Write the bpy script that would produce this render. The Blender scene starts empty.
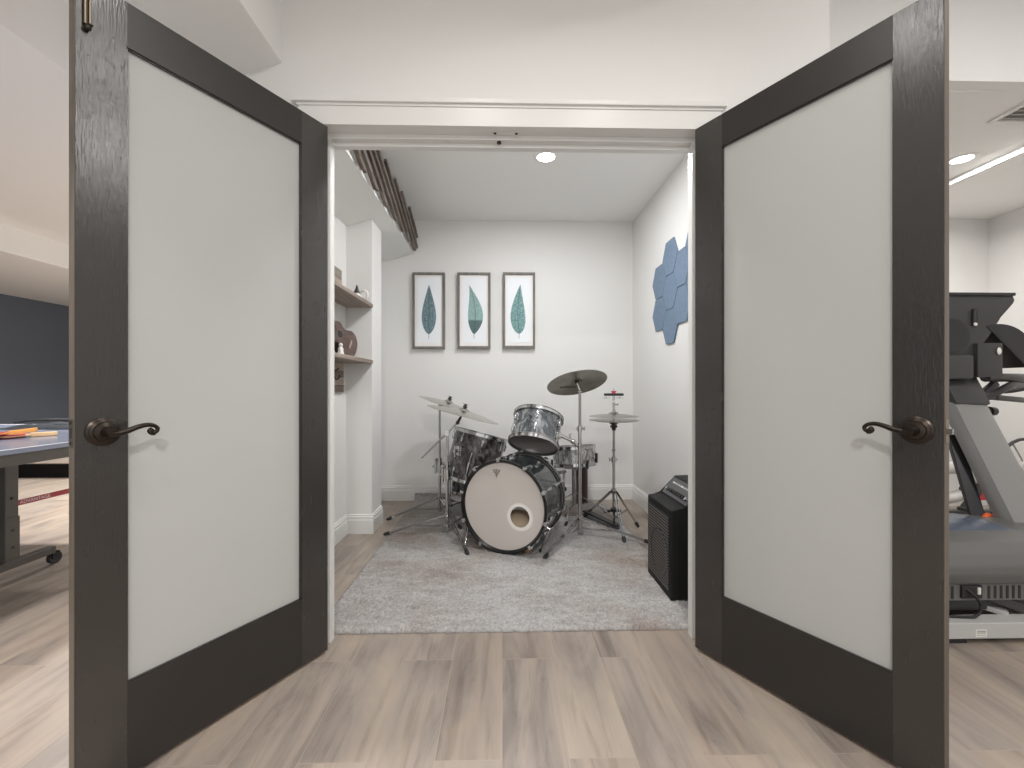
import bpy, bmesh, math, random
from mathutils import Vector as V, Matrix, noise
random.seed(7)
PI = math.pi
C = bpy.context.scene.collection
W = {}                                              # world location of every object's origin

# ------------------------------------------------------------------ materials
MATS = {}
def mat(name, col, rough=.5, metal=0., coat=0., emit=None, spec=None, trans=0.):
    m = bpy.data.materials.new(name); m.use_nodes = True
    b = m.node_tree.nodes['Principled BSDF']
    b.inputs['Base Color'].default_value = (*col, 1)
    b.inputs['Roughness'].default_value = rough
    b.inputs['Metallic'].default_value = metal
    b.inputs['Coat Weight'].default_value = coat
    b.inputs['Coat Roughness'].default_value = .08
    if spec is not None: b.inputs['Specular IOR Level'].default_value = spec
    if emit:
        b.inputs['Emission Color'].default_value = (*emit[:3], 1); b.inputs['Emission Strength'].default_value = emit[3]
    MATS[name] = m
    return m
def nodes(m):
    nt = m.node_tree
    return nt, nt.nodes, nt.links, nt.nodes['Principled BSDF']
def coords(m, scale=(1, 1, 1), rot=(0, 0, 0), src='Object'):
    nt, N, L, b = nodes(m)
    t = N.new('ShaderNodeTexCoord'); mp = N.new('ShaderNodeMapping')
    mp.inputs['Scale'].default_value = scale; mp.inputs['Rotation'].default_value = rot
    L.new(t.outputs[src], mp.inputs['Vector'])
    return mp.outputs['Vector']
def noise_tex(m, vec, scale, detail=4, rough=.5, dist=0):
    nt, N, L, b = nodes(m)
    n = N.new('ShaderNodeTexNoise'); n.inputs['Scale'].default_value = scale
    n.inputs['Detail'].default_value = detail; n.inputs['Roughness'].default_value = rough; n.inputs['Distortion'].default_value = dist
    L.new(vec, n.inputs['Vector']); return n.outputs['Fac']
def ramp(m, fac, stops):
    nt, N, L, b = nodes(m)
    r = N.new('ShaderNodeValToRGB'); el = r.color_ramp.elements
    while len(el) < len(stops): el.new(.5)
    for e, (p, c) in zip(el, stops): e.position = p; e.color = (*c, 1)
    L.new(fac, r.inputs['Fac']); return r.outputs['Color']
def mix(m, fac, a, c, mode='MIX'):
    nt, N, L, b = nodes(m)
    x = N.new('ShaderNodeMix'); x.data_type = 'RGBA'; x.blend_type = mode
    if isinstance(fac, float): x.inputs[0].default_value = fac
    else: L.new(fac, x.inputs[0])
    for i, s in ((6, a), (7, c)):
        if isinstance(s, tuple): x.inputs[i].default_value = (*s, 1)
        else: L.new(s, x.inputs[i])
    return x.outputs[2]
def bump(m, h, strength, dist=.01):
    nt, N, L, b = nodes(m)
    k = N.new('ShaderNodeBump'); k.inputs['Strength'].default_value = strength; k.inputs['Distance'].default_value = dist
    L.new(h, k.inputs['Height']); L.new(k.outputs['Normal'], b.inputs['Normal'])
def set_col(m, c): nt, N, L, b = nodes(m); L.new(c, b.inputs['Base Color'])
def set_rough(m, fac, lo, hi):
    nt, N, L, b = nodes(m)
    k = N.new('ShaderNodeMapRange'); k.inputs[3].default_value = lo; k.inputs[4].default_value = hi
    L.new(fac, k.inputs[0]); L.new(k.outputs[0], b.inputs['Roughness'])

wallp = mat('wall_paint', (.76, .752, .735), .75)
v = coords(wallp); bump(wallp, noise_tex(wallp, v, 220, 3), .06, .002)
ceilp = mat('ceiling_paint', (.87, .868, .852), .85)
v = coords(ceilp); bump(ceilp, noise_tex(ceilp, v, 160, 3), .08, .002)
trimp = mat('trim_paint', (.75, .745, .725), .35)
navy = mat('navy_paint', (.115, .135, .17), .42)
v = coords(navy); bump(navy, noise_tex(navy, v, 90, 3), .08, .004)
doorp = mat('door_paint', (.028, .025, .023), .27, spec=.9)
v = coords(doorp, (240, 240, 30)); h = noise_tex(doorp, v, 1.0, 2, .5); bump(doorp, h, .48, .0012)
v2 = coords(doorp, (60, 60, 12)); set_rough(doorp, noise_tex(doorp, v2, 1, 3), .22, .30)
doorr = mat('door_rail_paint', (.028, .025, .023), .36, spec=.45)
v = coords(doorr, (26, 26, 170)); bump(doorr, noise_tex(doorr, v, 1.0, 4, .6), .3, .0008)
edgep = mat('door_edge_wood', (.15, .115, .085), .45)
v = coords(edgep, (40, 40, 1.5)); set_col(edgep, ramp(edgep, noise_tex(edgep, v, 1, 4), [(.3, (.085, .07, .056)), (.7, (.16, .132, .105))]))
frost = mat('frosted_glass', (.60, .61, .598), .42, spec=.35)
nt, N, L, b = nodes(frost)
v = coords(frost, (1, 1, .4)); set_col(frost, ramp(frost, noise_tex(frost, v, 1.3, 1), [(.3, (.565, .575, .563)), (.7, (.60, .605, .593))]))
tr = N.new('ShaderNodeBsdfTranslucent'); tr.inputs['Color'].default_value = (.75, .76, .74, 1)
mx = N.new('ShaderNodeMixShader'); mx.inputs[0].default_value = .3
L.new(b.outputs[0], mx.inputs[1]); L.new(tr.outputs[0], mx.inputs[2]); L.new(mx.outputs[0], N['Material Output'].inputs[0])
bronze = mat('oil_rubbed_bronze', (.045, .036, .030), .32, .85)
brass = mat('aged_metal', (.30, .25, .19), .38, 1)
chrome = mat('chrome', (.56, .56, .56), .12, 1)
steel = mat('brushed_steel', (.36, .36, .355), .26, 1)
hatm = mat('hi_hat_bronze', (.34, .335, .315), .28, 1)
rubber = mat('black_rubber', (.018, .018, .019), .6)
blackp = mat('black_plastic', (.022, .022, .023), .42)
blackm = mat('black_metal', (.018, .018, .02), .35, .3)
white = mat('white_ceramic', (.80, .79, .76), .35)
hoopm = mat('black_lacquer', (.005, .005, .005), .3, spec=.4)
redp = mat('red_plastic', (.45, .03, .04), .4)

# floor planks along Y
floorm = mat('plank_floor', (.3, .25, .2), .36)
nt, N, L, b = nodes(floorm)
v = coords(floorm, (1, 1, 1), (0, 0, PI/2))
bk = N.new('ShaderNodeTexBrick')
bk.offset = .37; bk.inputs['Scale'].default_value = 1; bk.inputs['Brick Width'].default_value = 1.22; bk.inputs['Row Height'].default_value = .187
bk.inputs['Mortar Size'].default_value = .0013; bk.inputs['Mortar Smooth'].default_value = .3; bk.inputs['Bias'].default_value = 0
bk.inputs['Color1'].default_value = (0, 0, 0, 1); bk.inputs['Color2'].default_value = (1, 1, 1, 1); bk.inputs['Mortar'].default_value = (.5, .5, .5, 1)
L.new(v, bk.inputs['Vector'])
sep = N.new('ShaderNodeSeparateColor'); L.new(bk.outputs['Color'], sep.inputs[0])
tone = sep.outputs[0]
gv = coords(floorm, (26, 1.6, 1))
# shift the grain per plank
va = N.new('ShaderNodeVectorMath'); va.operation = 'ADD'; cmb = N.new('ShaderNodeCombineXYZ')
mu = N.new('ShaderNodeMath'); mu.operation = 'MULTIPLY'; mu.inputs[1].default_value = 37.; L.new(tone, mu.inputs[0])
L.new(mu.outputs[0], cmb.inputs[0]); L.new(mu.outputs[0], cmb.inputs[1]); L.new(gv, va.inputs[0]); L.new(cmb.outputs[0], va.inputs[1])
g1 = noise_tex(floorm, va.outputs[0], 1.0, 6, .62, .8)
gv2 = coords(floorm, (5, 1.1, 1))
va2 = N.new('ShaderNodeVectorMath'); va2.operation = 'ADD'; L.new(gv2, va2.inputs[0]); L.new(cmb.outputs[0], va2.inputs[1])
g2 = noise_tex(floorm, va2.outputs[0], 1.0, 4, .55, 1.4)
base = ramp(floorm, tone, [(0, (.290, .240, .202)), (.35, (.325, .272, .230)), (.7, (.308, .262, .226)), (1, (.355, .299, .250))])
cloud = ramp(floorm, g2, [(.30, (.58, .58, .62)), (.48, (.96, .96, .96)), (.72, (1.24, 1.20, 1.14))])
grain = ramp(floorm, g1, [(.25, (.62, .58, .55)), (.48, (1., 1., 1.)), (.8, (1.14, 1.12, 1.08))])
c = mix(floorm, .85, base, cloud, 'MULTIPLY'); c = mix(floorm, .8, c, grain, 'MULTIPLY')
va3 = N.new('ShaderNodeVectorMath'); va3.operation = 'ADD'; L.new(coords(floorm, (7, 1.3, 1)), va3.inputs[0]); L.new(cmb.outputs[0], va3.inputs[1])
g3 = noise_tex(floorm, va3.outputs[0], 1.0, 7, .62, .5)
crack = ramp(floorm, g3, [(.485, (0, 0, 0)), (.497, (1, 1, 1)), (.503, (1, 1, 1)), (.515, (0, 0, 0))])
cm = N.new('ShaderNodeMath'); cm.operation = 'MULTIPLY'; L.new(crack, cm.inputs[0]); L.new(ramp(floorm, g2, [(.34, (.55, .55, .55)), (.46, (0, 0, 0))]), cm.inputs[1])
c = mix(floorm, cm.outputs[0], c, (.16, .135, .125))
c = mix(floorm, bk.outputs['Fac'], c, (.36, .30, .25))
set_col(floorm, c); set_rough(floorm, g1, .30, .46); bump(floorm, g1, .06, .002)

# rug pile
rugm = mat('rug_pile', (.4, .38, .36), .95, spec=.1)
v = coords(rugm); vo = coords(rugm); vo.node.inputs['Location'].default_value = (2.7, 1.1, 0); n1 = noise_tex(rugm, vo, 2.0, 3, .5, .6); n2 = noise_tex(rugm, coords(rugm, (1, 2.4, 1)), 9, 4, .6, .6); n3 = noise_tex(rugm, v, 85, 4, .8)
c1 = ramp(rugm, n1, [(.28, (.295, .252, .225)), (.42, (.375, .352, .333)), (.60, (.43, .422, .415))])  # pile mottling, offset so its brown paints in the shadow under the kit
c2 = ramp(rugm, n2, [(.3, (.78, .76, .75)), (.7, (1.12, 1.12, 1.13))])
c3 = ramp(rugm, n3, [(.32, (.50, .48, .46)), (.5, (.95, .95, .95)), (.68, (1.2, 1.2, 1.2))])
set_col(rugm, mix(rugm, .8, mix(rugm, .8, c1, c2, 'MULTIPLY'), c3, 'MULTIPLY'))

# drum pearl wraps
def pearl(name, lo, mid, hi, sc=(15, 15, 6), metal=.3):
    m = mat(name, mid, .22, metal, .8)
    v = coords(m, sc); a = noise_tex(m, v, 1.6, 5, .62, 1.1)
    set_col(m, ramp(m, a, [(.34, lo), (.5, mid), (.62, hi), (.72, lo)]))
    set_rough(m, a, .12, .34)
    return m
pearl_grey = pearl('grey_pearl_wrap', (.03, .034, .04), (.11, .12, .13), (.34, .35, .37))
pearl_black = pearl('black_pearl_wrap', (.008, .009, .011), (.022, .026, .030), (.09, .105, .115))
pearl_brown = pearl('smoke_pearl_wrap', (.014, .012, .011), (.05, .045, .042), (.20, .185, .175))
pearl_silver = pearl('silver_pearl_wrap', (.10, .10, .10), (.33, .33, .32), (.66, .66, .64))
headm = mat('coated_drum_head', (.78, .725, .68), .55)
ringm = mat('port_ring', (.84, .81, .77), .45)
smoke = mat('smoky_drum_head', (.13, .12, .115), .3, coat=.5)
clearh = mat('white_drum_head', (.62, .60, .57), .5)
cymm = mat('cymbal_bronze', (.36, .345, .30), .30, 1)
v = coords(cymm)
nt, N, L, b = nodes(cymm)
sx = N.new('ShaderNodeVectorMath'); sx.operation = 'LENGTH'; L.new(v, sx.inputs[0])
wv = N.new('ShaderNodeMath'); wv.operation = 'SINE'; mu = N.new('ShaderNodeMath'); mu.operation = 'MULTIPLY'; mu.inputs[1].default_value = 1500
L.new(sx.outputs['Value'], mu.inputs[0]); L.new(mu.outputs[0], wv.inputs[0]); bump(cymm, wv.outputs[0], .10, .001)
set_col(cymm, ramp(cymm, noise_tex(cymm, v, 7, 3), [(.3, (.27, .255, .21)), (.7, (.47, .45, .40))]))
cyml = mat('bright_cymbal', (.46, .45, .41), .24, 1)
def translucent(m, col, f):
    nt, N, L, b = nodes(m); tr = N.new('ShaderNodeBsdfTranslucent'); tr.inputs['Color'].default_value = (*col, 1)
    mx = N.new('ShaderNodeMixShader'); mx.inputs[0].default_value = f
    L.new(b.outputs[0], mx.inputs[1]); L.new(tr.outputs[0], mx.inputs[2]); L.new(mx.outputs[0], N['Material Output'].inputs[0])
translucent(headm, (.6, .54, .5), .25); translucent(clearh, (.75, .73, .7), .45)
inkm = mat('faded_black_ink', (.03, .03, .03), .6)

# wood
def wood(name, lo, hi, sc=(3, 60, 60), rough=.55, src='Object'):
    m = mat(name, lo, rough); v = coords(m, sc, src=src); a = noise_tex(m, v, 1, 5, .6, .5)
    set_col(m, ramp(m, a, [(.3, lo), (.7, hi)])); bump(m, a, .12, .002); return m
shelfw = wood('weathered_shelf_wood', (.20, .155, .125), (.42, .345, .29), (50, 2.5, 50))
slatw = wood('dark_slat_wood', (.075, .054, .044), (.24, .19, .16), (30, 4, 30))
slatg = wood('grey_slat_wood', (.12, .10, .088), (.27, .235, .21), (30, 4, 30))
palA = wood('pale_plank_wood', (.33, .26, .20), (.52, .43, .35), (50, 3, 50))
palB = wood('brown_plank_wood', (.12, .085, .065), (.24, .18, .14), (50, 3, 50))
palG = wood('grey_plank_wood', (.17, .15, .12), (.33, .30, .25), (50, 3, 50))
ukew = wood('ukulele_wood', (.070, .042, .037), (.145, .092, .080), (30, 3, 30), .3)
uked = wood('dark_ukulele_wood', (.02, .012, .01), (.045, .028, .022), (30, 3, 30), .3)
framew = wood('grey_frame_wood', (.10, .09, .08), (.24, .22, .20), (40, 40, 3))
canm = wood('dark_brown_vinyl', (.030, .016, .015), (.055, .03, .028), (20, 20, 3), .4)

paper = mat('art_paper', (.83, .85, .88), .6)
matb = mat('mat_board', (.84, .82, .80), .7)
def leafmat(name, a, bcol, cc, dark_low):
    m = mat(name, a, .6)
    nt, N, L, b = nodes(m)
    v = coords(m, (70, 1, 45)); n = noise_tex(m, v, 1, 4, .6, .4)
    col = ramp(m, n, [(.3, a), (.55, bcol), (.75, cc)])
    if dark_low:
        s = N.new('ShaderNodeSeparateXYZ'); t = N.new('ShaderNodeTexCoord'); L.new(t.outputs['Object'], s.inputs[0])
        mr = N.new('ShaderNodeMapRange'); mr.inputs[1].default_value = dark_low[0]; mr.inputs[2].default_value = dark_low[1]
        L.new(s.outputs[2], mr.inputs[0]); col = mix(m, mr.outputs[0], (.09, .15, .155), col)
    set_col(m, col); return m
leaf1 = leafmat('blue_leaf_ink', (.085, .14, .165), (.155, .235, .26), (.36, .45, .47), None)
leaf2 = leafmat('green_leaf_ink', (.20, .34, .325), (.28, .43, .40), (.40, .53, .50), (-.105, -.090))
leaf3 = leafmat('teal_leaf_ink', (.075, .17, .18), (.19, .36, .355), (.42, .57, .55), None)
veinm = mat('leaf_vein_ink', (.05, .085, .10), .6)
felt = mat('blue_grey_felt', (.155, .215, .30), .92, spec=.15)
v = coords(felt); a = noise_tex(felt, v, 120, 3); set_col(felt, ramp(felt, a, [(.3, (.14, .195, .275)), (.7, (.20, .265, .355))])); bump(felt, a, .3, .002)
tolex = mat('black_tolex', (.006, .006, .0065), .6, spec=.3); bump(tolex, noise_tex(tolex, coords(tolex), 500, 2), .4, .001)
grillm = mat('black_grille_cloth', (.012, .012, .0125), .7)
grilld = mat('grille_thread', (.12, .105, .095), .6)
panelm = mat('amp_panel', (.12, .12, .125), .4, .4)
pillowm = mat('tan_pillow_fabric', (.50, .40, .29), .9)
inner = mat('drum_inner_wood', (.42, .35, .28), .6)
beat = mat('tan_wood_block', (.42, .25, .14), .55)
lampm = mat('lamp_lens', (.9, .9, .9), .4, emit=(1, .97, .92, 14))
# left / right rooms
ttop = mat('navy_table_top', (.19, .22, .30), .22, spec=.7)
tline = mat('white_table_line', (.75, .76, .78), .4)
tsteel = mat('taupe_table_steel', (.075, .068, .060), .42)
tred = mat('red_brace', (.40, .03, .045), .4)
padred = mat('red_paddle_rubber', (.52, .045, .05), .5)
padwood = mat('paddle_wood', (.72, .50, .28), .45)
padyel = mat('orange_paddle_wood', (.72, .33, .08), .45)
cloth = mat('dark_grey_cloth', (.05, .06, .075), .8)
tgrey = mat('treadmill_grey', (.26, .26, .26), .36, .15)
thood = mat('treadmill_hood_grey', (.15, .15, .15), .38, .15)
tgl = mat('treadmill_light_grey', (.50, .50, .49), .4)
tdark = mat('treadmill_charcoal', (.045, .045, .046), .42)
tblue = mat('treadmill_deck_cover', (.12, .15, .21), .25, .2)
orange = mat('orange_plastic', (.75, .12, .03), .45)
bikem = mat('bike_light_grey', (.58, .57, .55), .4)
sticker = mat('white_sticker', (.75, .74, .70), .5)
ventm = mat('vent_grey', (.50, .50, .48), .5)
blackstep = mat('black_riser_vinyl', (.004, .0035, .0035), .7, spec=.15)

# ------------------------------------------------------------------ mesh helpers
def frame(u, hint=None):
    u = V(u).normalized()
    h = V(hint) if hint else (V((0, 1, 0)) if abs(u.y) < .9 else V((1, 0, 0)))
    x = h.cross(u).normalized(); y = u.cross(x)
    return Matrix((x, y, u)).transposed()
def BM(): return bmesh.new()
def box(bm, x0, x1, y0, y1, z0, z1, bev=0, M=None):
    r = bmesh.ops.create_cube(bm, size=1)
    vs = r['verts']
    for q in vs:
        q.co = V((x0+(q.co.x+.5)*(x1-x0), y0+(q.co.y+.5)*(y1-y0), z0+(q.co.z+.5)*(z1-z0)))
    if bev:
        es = list({e for q in vs for e in q.link_edges})
        rr = bmesh.ops.bevel(bm, geom=es, offset=bev, segments=2, affect='EDGES', profile=.6)
        vs = list({q for f in rr['faces'] for q in f.verts} | {q for q in vs if q.is_valid})
    if M is not None:
        for q in vs: q.co = M @ q.co
    return vs
def bar(bm, a, b, w, h=None, up=(0, 0, 1), bev=0):      # box beam from a to b
    a, b = V(a), V(b); h = h or w; d = (b-a); ln = d.length; R = frame(d, up)
    M = Matrix.Translation(a) @ R.to_4x4()
    return box(bm, -w/2, w/2, -h/2, h/2, 0, ln, bev, M)
def cyl(bm, a, b, r0, r1=None, seg=16, cap=True):
    a, b = V(a), V(b); r1 = r0 if r1 is None else r1; R = frame(b-a)
    A = [bm.verts.new(a+R@V((r0*math.cos(2*PI*i/seg), r0*math.sin(2*PI*i/seg), 0))) for i in range(seg)]
    B = [bm.verts.new(b+R@V((r1*math.cos(2*PI*i/seg), r1*math.sin(2*PI*i/seg), 0))) for i in range(seg)]
    for i in range(seg): bm.faces.new((A[i], A[(i+1) % seg], B[(i+1) % seg], B[i]))
    if cap: bm.faces.new(A[::-1]); bm.faces.new(B)
def lathe(bm, prof, o=(0, 0, 0), u=(0, 0, 1), seg=32, closed=False):   # prof: (radius, height)
    R = frame(u); o = V(o); rings = []
    for r, z in prof:
        if r < 1e-6: rings.append([bm.verts.new(o+R@V((0, 0, z)))])
        else: rings.append([bm.verts.new(o+R@V((r*math.cos(2*PI*i/seg), r*math.sin(2*PI*i/seg), z))) for i in range(seg)])
    pairs = list(zip(rings, rings[1:])) + ([(rings[-1], rings[0])] if closed else [])
    for A, B in pairs:
        for i in range(seg):
            j = (i+1) % seg
            if len(A) == 1 and len(B) == 1: continue
            if len(A) == 1: bm.faces.new((A[0], B[j], B[i]))
            elif len(B) == 1: bm.faces.new((A[i], A[j], B[0]))
            else: bm.faces.new((A[i], A[j], B[j], B[i]))
def tube(bm, pts, r, seg=10):
    pts = [V(p) for p in pts]; n = len(pts); rs = r if isinstance(r, (list, tuple)) else [r]*n
    rings = []; R = frame(pts[1]-pts[0])
    for k, p in enumerate(pts):
        t = (pts[min(k+1, n-1)]-pts[max(k-1, 0)]).normalized()
        if k: 
            q = (R@V((0, 0, 1))).rotation_difference(t); R = q.to_matrix() @ R
        rings.append([bm.verts.new(p+R@V((rs[k]*math.cos(2*PI*i/seg), rs[k]*math.sin(2*PI*i/seg), 0))) for i in range(seg)])
    for A, B in zip(rings, rings[1:]):
        for i in range(seg): bm.faces.new((A[i], A[(i+1) % seg], B[(i+1) % seg], B[i]))
    bm.faces.new(rings[0][::-1]); bm.faces.new(rings[-1])
def smooth_path(pts, n=6):
    pts = [V(p) for p in pts]; P = [2*pts[0]-pts[1]]+pts+[2*pts[-1]-pts[-2]]; out = []
    for k in range(1, len(P)-2):
        a, b, c, d = P[k-1:k+3]
        for i in range(n):
            t = i/n
            out.append(.5*((2*b)+(c-a)*t+(2*a-5*b+4*c-d)*t*t+(3*b-a-3*c+d)*t**3))
    out.append(pts[-1]); return out
def prism(bm, poly, axis, a, b, bev=0):       # 2D polygon extruded along axis x/y/z from a to b
    def P(p, t):
        return V((t, p[0], p[1])) if axis == 'x' else V((p[0], t, p[1])) if axis == 'y' else V((p[0], p[1], t))
    A = [bm.verts.new(P(p, a)) for p in poly]; B = [bm.verts.new(P(p, b)) for p in poly]; n = len(poly)
    fs = [bm.faces.new(A[::-1]), bm.faces.new(B)]
    for i in range(n): fs.append(bm.faces.new((A[i], A[(i+1) % n], B[(i+1) % n], B[i])))
    if bev:
        es = list({e for f in fs for e in f.edges})
        bmesh.ops.bevel(bm, geom=es, offset=bev, segments=2, affect='EDGES', profile=.6)
def ball(bm, c, r, seg=14, M=None):
    rr = r if isinstance(r, (tuple, list)) else (r, r, r)
    q = bmesh.ops.create_uvsphere(bm, u_segments=seg, v_segments=max(6, seg//2+2), radius=1)['verts']
    for x in q:
        p = V((x.co.x*rr[0], x.co.y*rr[1], x.co.z*rr[2])); x.co = V(c)+((M@p) if M is not None else p)

def origin(o, loc): W[o.name] = V(loc)
def thing(name, label, cat, loc=(0, 0, 0), group=None, kind=None):
    o = bpy.data.objects.new(name, None); C.objects.link(o); o.empty_display_size = .05
    o.location = loc; origin(o, loc); o['label'] = label; o['category'] = cat
    if group: o['group'] = group
    if kind: o['kind'] = kind
    return o
def obj(name, bm, m, parent=None, smooth=False, loc=None, angle=40, recalc=True):
    if recalc: bmesh.ops.recalc_face_normals(bm, faces=bm.faces[:])
    off = W[parent.name] if parent else V(loc or (0, 0, 0))
    if loc is not None: off = V(loc)
    for q in bm.verts: q.co -= off
    me = bpy.data.meshes.new(name)
    if smooth:
        for f in bm.faces: f.smooth = True
        for e in bm.edges:
            if len(e.link_faces) == 2 and e.calc_face_angle(0) > math.radians(angle): e.smooth = False
    bm.to_mesh(me); bm.free()
    for mm in (m if isinstance(m, (list, tuple)) else [m]): me.materials.append(mm)
    o = bpy.data.objects.new(name, me); C.objects.link(o)
    if parent: o.parent = parent; o.location = off-W[parent.name]
    else: o.location = off
    origin(o, off); return o
def tag(o, label, cat, group=None, kind=None):
    o['label'] = label; o['category'] = cat
    if group: o['group'] = group
    if kind: o['kind'] = kind
    return o
def struct(name, bm, m, smooth=False, parent=None):
    o = obj(name, bm, m, parent, smooth)
    if not parent: o['kind'] = 'structure'
    return o
def B(*a, **k): bm = BM(); box(bm, *a, **k); return bm
def text_bm(s, size, M, depth=.0004, spacing=1.0, bold=0):
    cu = bpy.data.curves.new('lettering', 'FONT'); cu.body = s; cu.size = size; cu.align_x = 'CENTER'; cu.align_y = 'CENTER'; cu.extrude = depth; cu.space_character = spacing; cu.offset = bold
    o = bpy.data.objects.new('lettering', cu); C.objects.link(o)
    dg = bpy.context.evaluated_depsgraph_get(); me = bpy.data.meshes.new_from_object(o.evaluated_get(dg))
    bm = BM(); bm.from_mesh(me); bpy.data.objects.remove(o); bpy.data.meshes.remove(me); bpy.data.curves.remove(cu)
    for q in bm.verts: q.co = M @ q.co
    return bm

# ------------------------------------------------------------------ room shell
YW0, YW1 = 1.744, 1.85             # door wall
XL, XR, YB = -1.098, 1.205, 4.02   # drum room walls
ZC, ZH = 2.55, 2.75                # drum room ceiling, hall ceiling
JL, JR, JT = -.703, .793, 2.055    # door opening
struct('floor', B(-7.8, 4.4, -2.6, 9.1, -.05, 0), floorm)
# door wall
bm = BM()
box(bm, -1.49, JL-.018, YW0, YW1, 0, ZH); box(bm, JR+.018, 1.32, YW0, YW1, 0, ZH); box(bm, JL-.018, JR+.018, YW0, YW1, JT+.018, ZH)
struct('wall_front', bm, wallp)
struct('wall_back', B(-1.49, 1.32, YB, YB+.1, 0, ZH), wallp)
struct('wall_left', B(-1.49, XL, YW1, YB, 0, ZH), wallp)
struct('wall_right', B(XR, 1.32, YW1, YB, 0, ZH), wallp)
PX, PY0, PY1 = -.917, 3.125, 3.365
struct('wall_wing', B(XL, PX, PY0, PY1, 0, 2.26), wallp)
struct('ceiling', B(XL, XR, YW1, YB, ZC, ZH), ceilp)
def zs(x): return 2.245+.27*(x+.80)
bm = BM(); prism(bm, [(-.80, ZC), (-.80, zs(-.80)), (XL, zs(XL)), (XL, ZC)], 'y', YW1, YB)
struct('trim_1', bm, ceilp)        # sloped soffit inside the drum room
# baseboards: profile (out, z)
BP = [(0, 0), (.014, 0), (.014, .095), (.011, .100), (.011, .118), (.006, .124), (.006, .132), (0, .136)]
def skirt(name, a, b, n):
    a, b, n = V((*a, 0)), V((*b, 0)), V((*n, 0)); bm = BM()
    A = [bm.verts.new(a+n*p[0]+V((0, 0, p[1]))) for p in BP]; Bv = [bm.verts.new(b+n*p[0]+V((0, 0, p[1]))) for p in BP]
    bm.faces.new(A); bm.faces.new(Bv[::-1])
    for i in range(len(BP)): j = (i+1) % len(BP); bm.faces.new((A[i], A[j], Bv[j], Bv[i]))
    struct(name, bm, trimp)
skirt('baseboard_back', (XL, YB), (XR, YB), (0, -1))
skirt('baseboard_right', (XR, YW1), (XR, YB-.014), (-1, 0))
skirt('baseboard_left', (XL, YW1), (XL, PY0), (1, 0))
skirt('baseboard_left_rear', (XL, PY1), (XL, YB-.014), (1, 0))
skirt('baseboard_wing', (XL+.014, PY0), (PX+.014, PY0), (0, -1))
skirt('baseboard_wing_end', (PX, PY0), (PX, PY1), (1, 0))
# jambs and casing
bm = BM(); box(bm, JL-.018, JL, YW0, YW1, 0, JT+.018); box(bm, JL-.018, JL+.012, YW0+.045, YW1-.02, 0, JT-.0)
struct('trim_2', bm, trimp)
bm = BM(); box(bm, JR, JR+.018, YW0, YW1, 0, JT+.018); box(bm, JR-.012, JR+.018, YW0+.045, YW1-.02, 0, JT-.0)
struct('trim_3', bm, trimp)
bm = BM(); box(bm, JL, JR, YW0, YW1, JT, JT+.018); box(bm, JL+.012, JR-.012, YW0+.045, YW1, JT-.018, JT); box(bm, JL, JR, YW1-.03, YW1, JT-.033, JT-.0)
struct('trim_4', bm, trimp)
bm = BM()
box(bm, JL-.088, JR+.078, YW0-.018, YW0, JT, 2.128); box(bm, JL-.094, JR+.084, YW0-.022, YW0, 2.128, 2.138)
box(bm, JL-.112, JR+.096, YW0-.032, YW0, 2.138, 2.158, .004)
struct('trim_5', bm, trimp)        # head casing with its cap
for k, (x0, x1) in enumerate(((JL-.085, JL-.006), (JR+.006, JR+.075))):
    struct(f'trim_{6+k}', B(x0, x1, YW0-.018, YW0, 0, JT), trimp)
# casing on the drum room side
bm = BM(); box(bm, JL-.08, JL-.004, YW1, YW1+.012, 0, JT+.08); struct('trim_8', bm, trimp)
bm = BM(); box(bm, JR+.004, JR+.08, YW1, YW1+.012, 0, JT+.08); struct('trim_9', bm, trimp)
# catch plate in the head jamb
t = thing('catch_plate', 'small metal catch plate with two screws under the door head', 'door hardware', (.015, YW0+.03, JT))
obj('plate', B(-.045, .075, YW0+.012, YW0+.040, JT-.002, JT, .0006), trimp, t)
for x in (-.028, .058): bm = BM(); cyl(bm, (x, YW0+.026, JT-.004), (x, YW0+.026, JT), .006); obj('screw', bm, bronze, t)
bm = BM(); cyl(bm, (-.012, YW0+.06, JT-.0245), (-.012, YW0+.06, JT-.0175), .009); obj('ball_catch', bm, bronze, t)

# ------------------------------------------------------------------ hall, left room, gym
struct('ceiling_hall', B(-7.8, 1.32, -2.6, 2.13, ZH, ZH+.4), ceilp)
struct('ceiling_treadmill', B(1.32, 4.4, -2.6, 2.13, 3.05, 3.15), ceilp)
struct('ceiling_left', B(-7.8, -1.2, 2.13, 9.1, ZH, ZH+.1), ceilp)
bm = BM(); prism(bm, [(-.862, ZH), (-.862, 2.303), (-1.49, 2.303-.30*.628), (-1.49, ZH)], 'y', -2.6, YW0)
struct('trim_10', bm, ceilp)       # sloped soffit in the hall
struct('trim_11', B(-7.7, -5.25, -2.6, 9.0, 2.458, ZH), ceilp)   # dropped soffit by the navy wall
struct('wall_navy', B(-7.8, -7.68, -2.6, 9.1, 0, ZH), navy)
struct('wall_far', B(-7.68, -1.49, 9.0, 9.1, 0, ZH), wallp)
struct('floor_platform', B(-7.68, -1.5, 5.1, 9.0, .158, .168), floorm)
struct('trim_12', B(-7.68, -1.5, 5.1, 5.14, 0, .158), blackstep)
struct('ceiling_gym', B(1.32, 4.4, 2.13, 3.85, ZC, 3.15), ceilp)
struct('wall_gym_back', B(1.32, 4.4, 3.75, 3.85, 0, ZC), wallp)
struct('wall_gym_right', B(4.25, 4.4, -2.6, 3.75, 0, 3.05), wallp)
struct('trim_13', B(3.272, 4.25, 2.13, 3.75, 2.497, ZC), ceilp)
struct('trim_14', B(3.255, 3.272, 2.13, 3.75, 2.50, 2.525), trimp)
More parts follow.
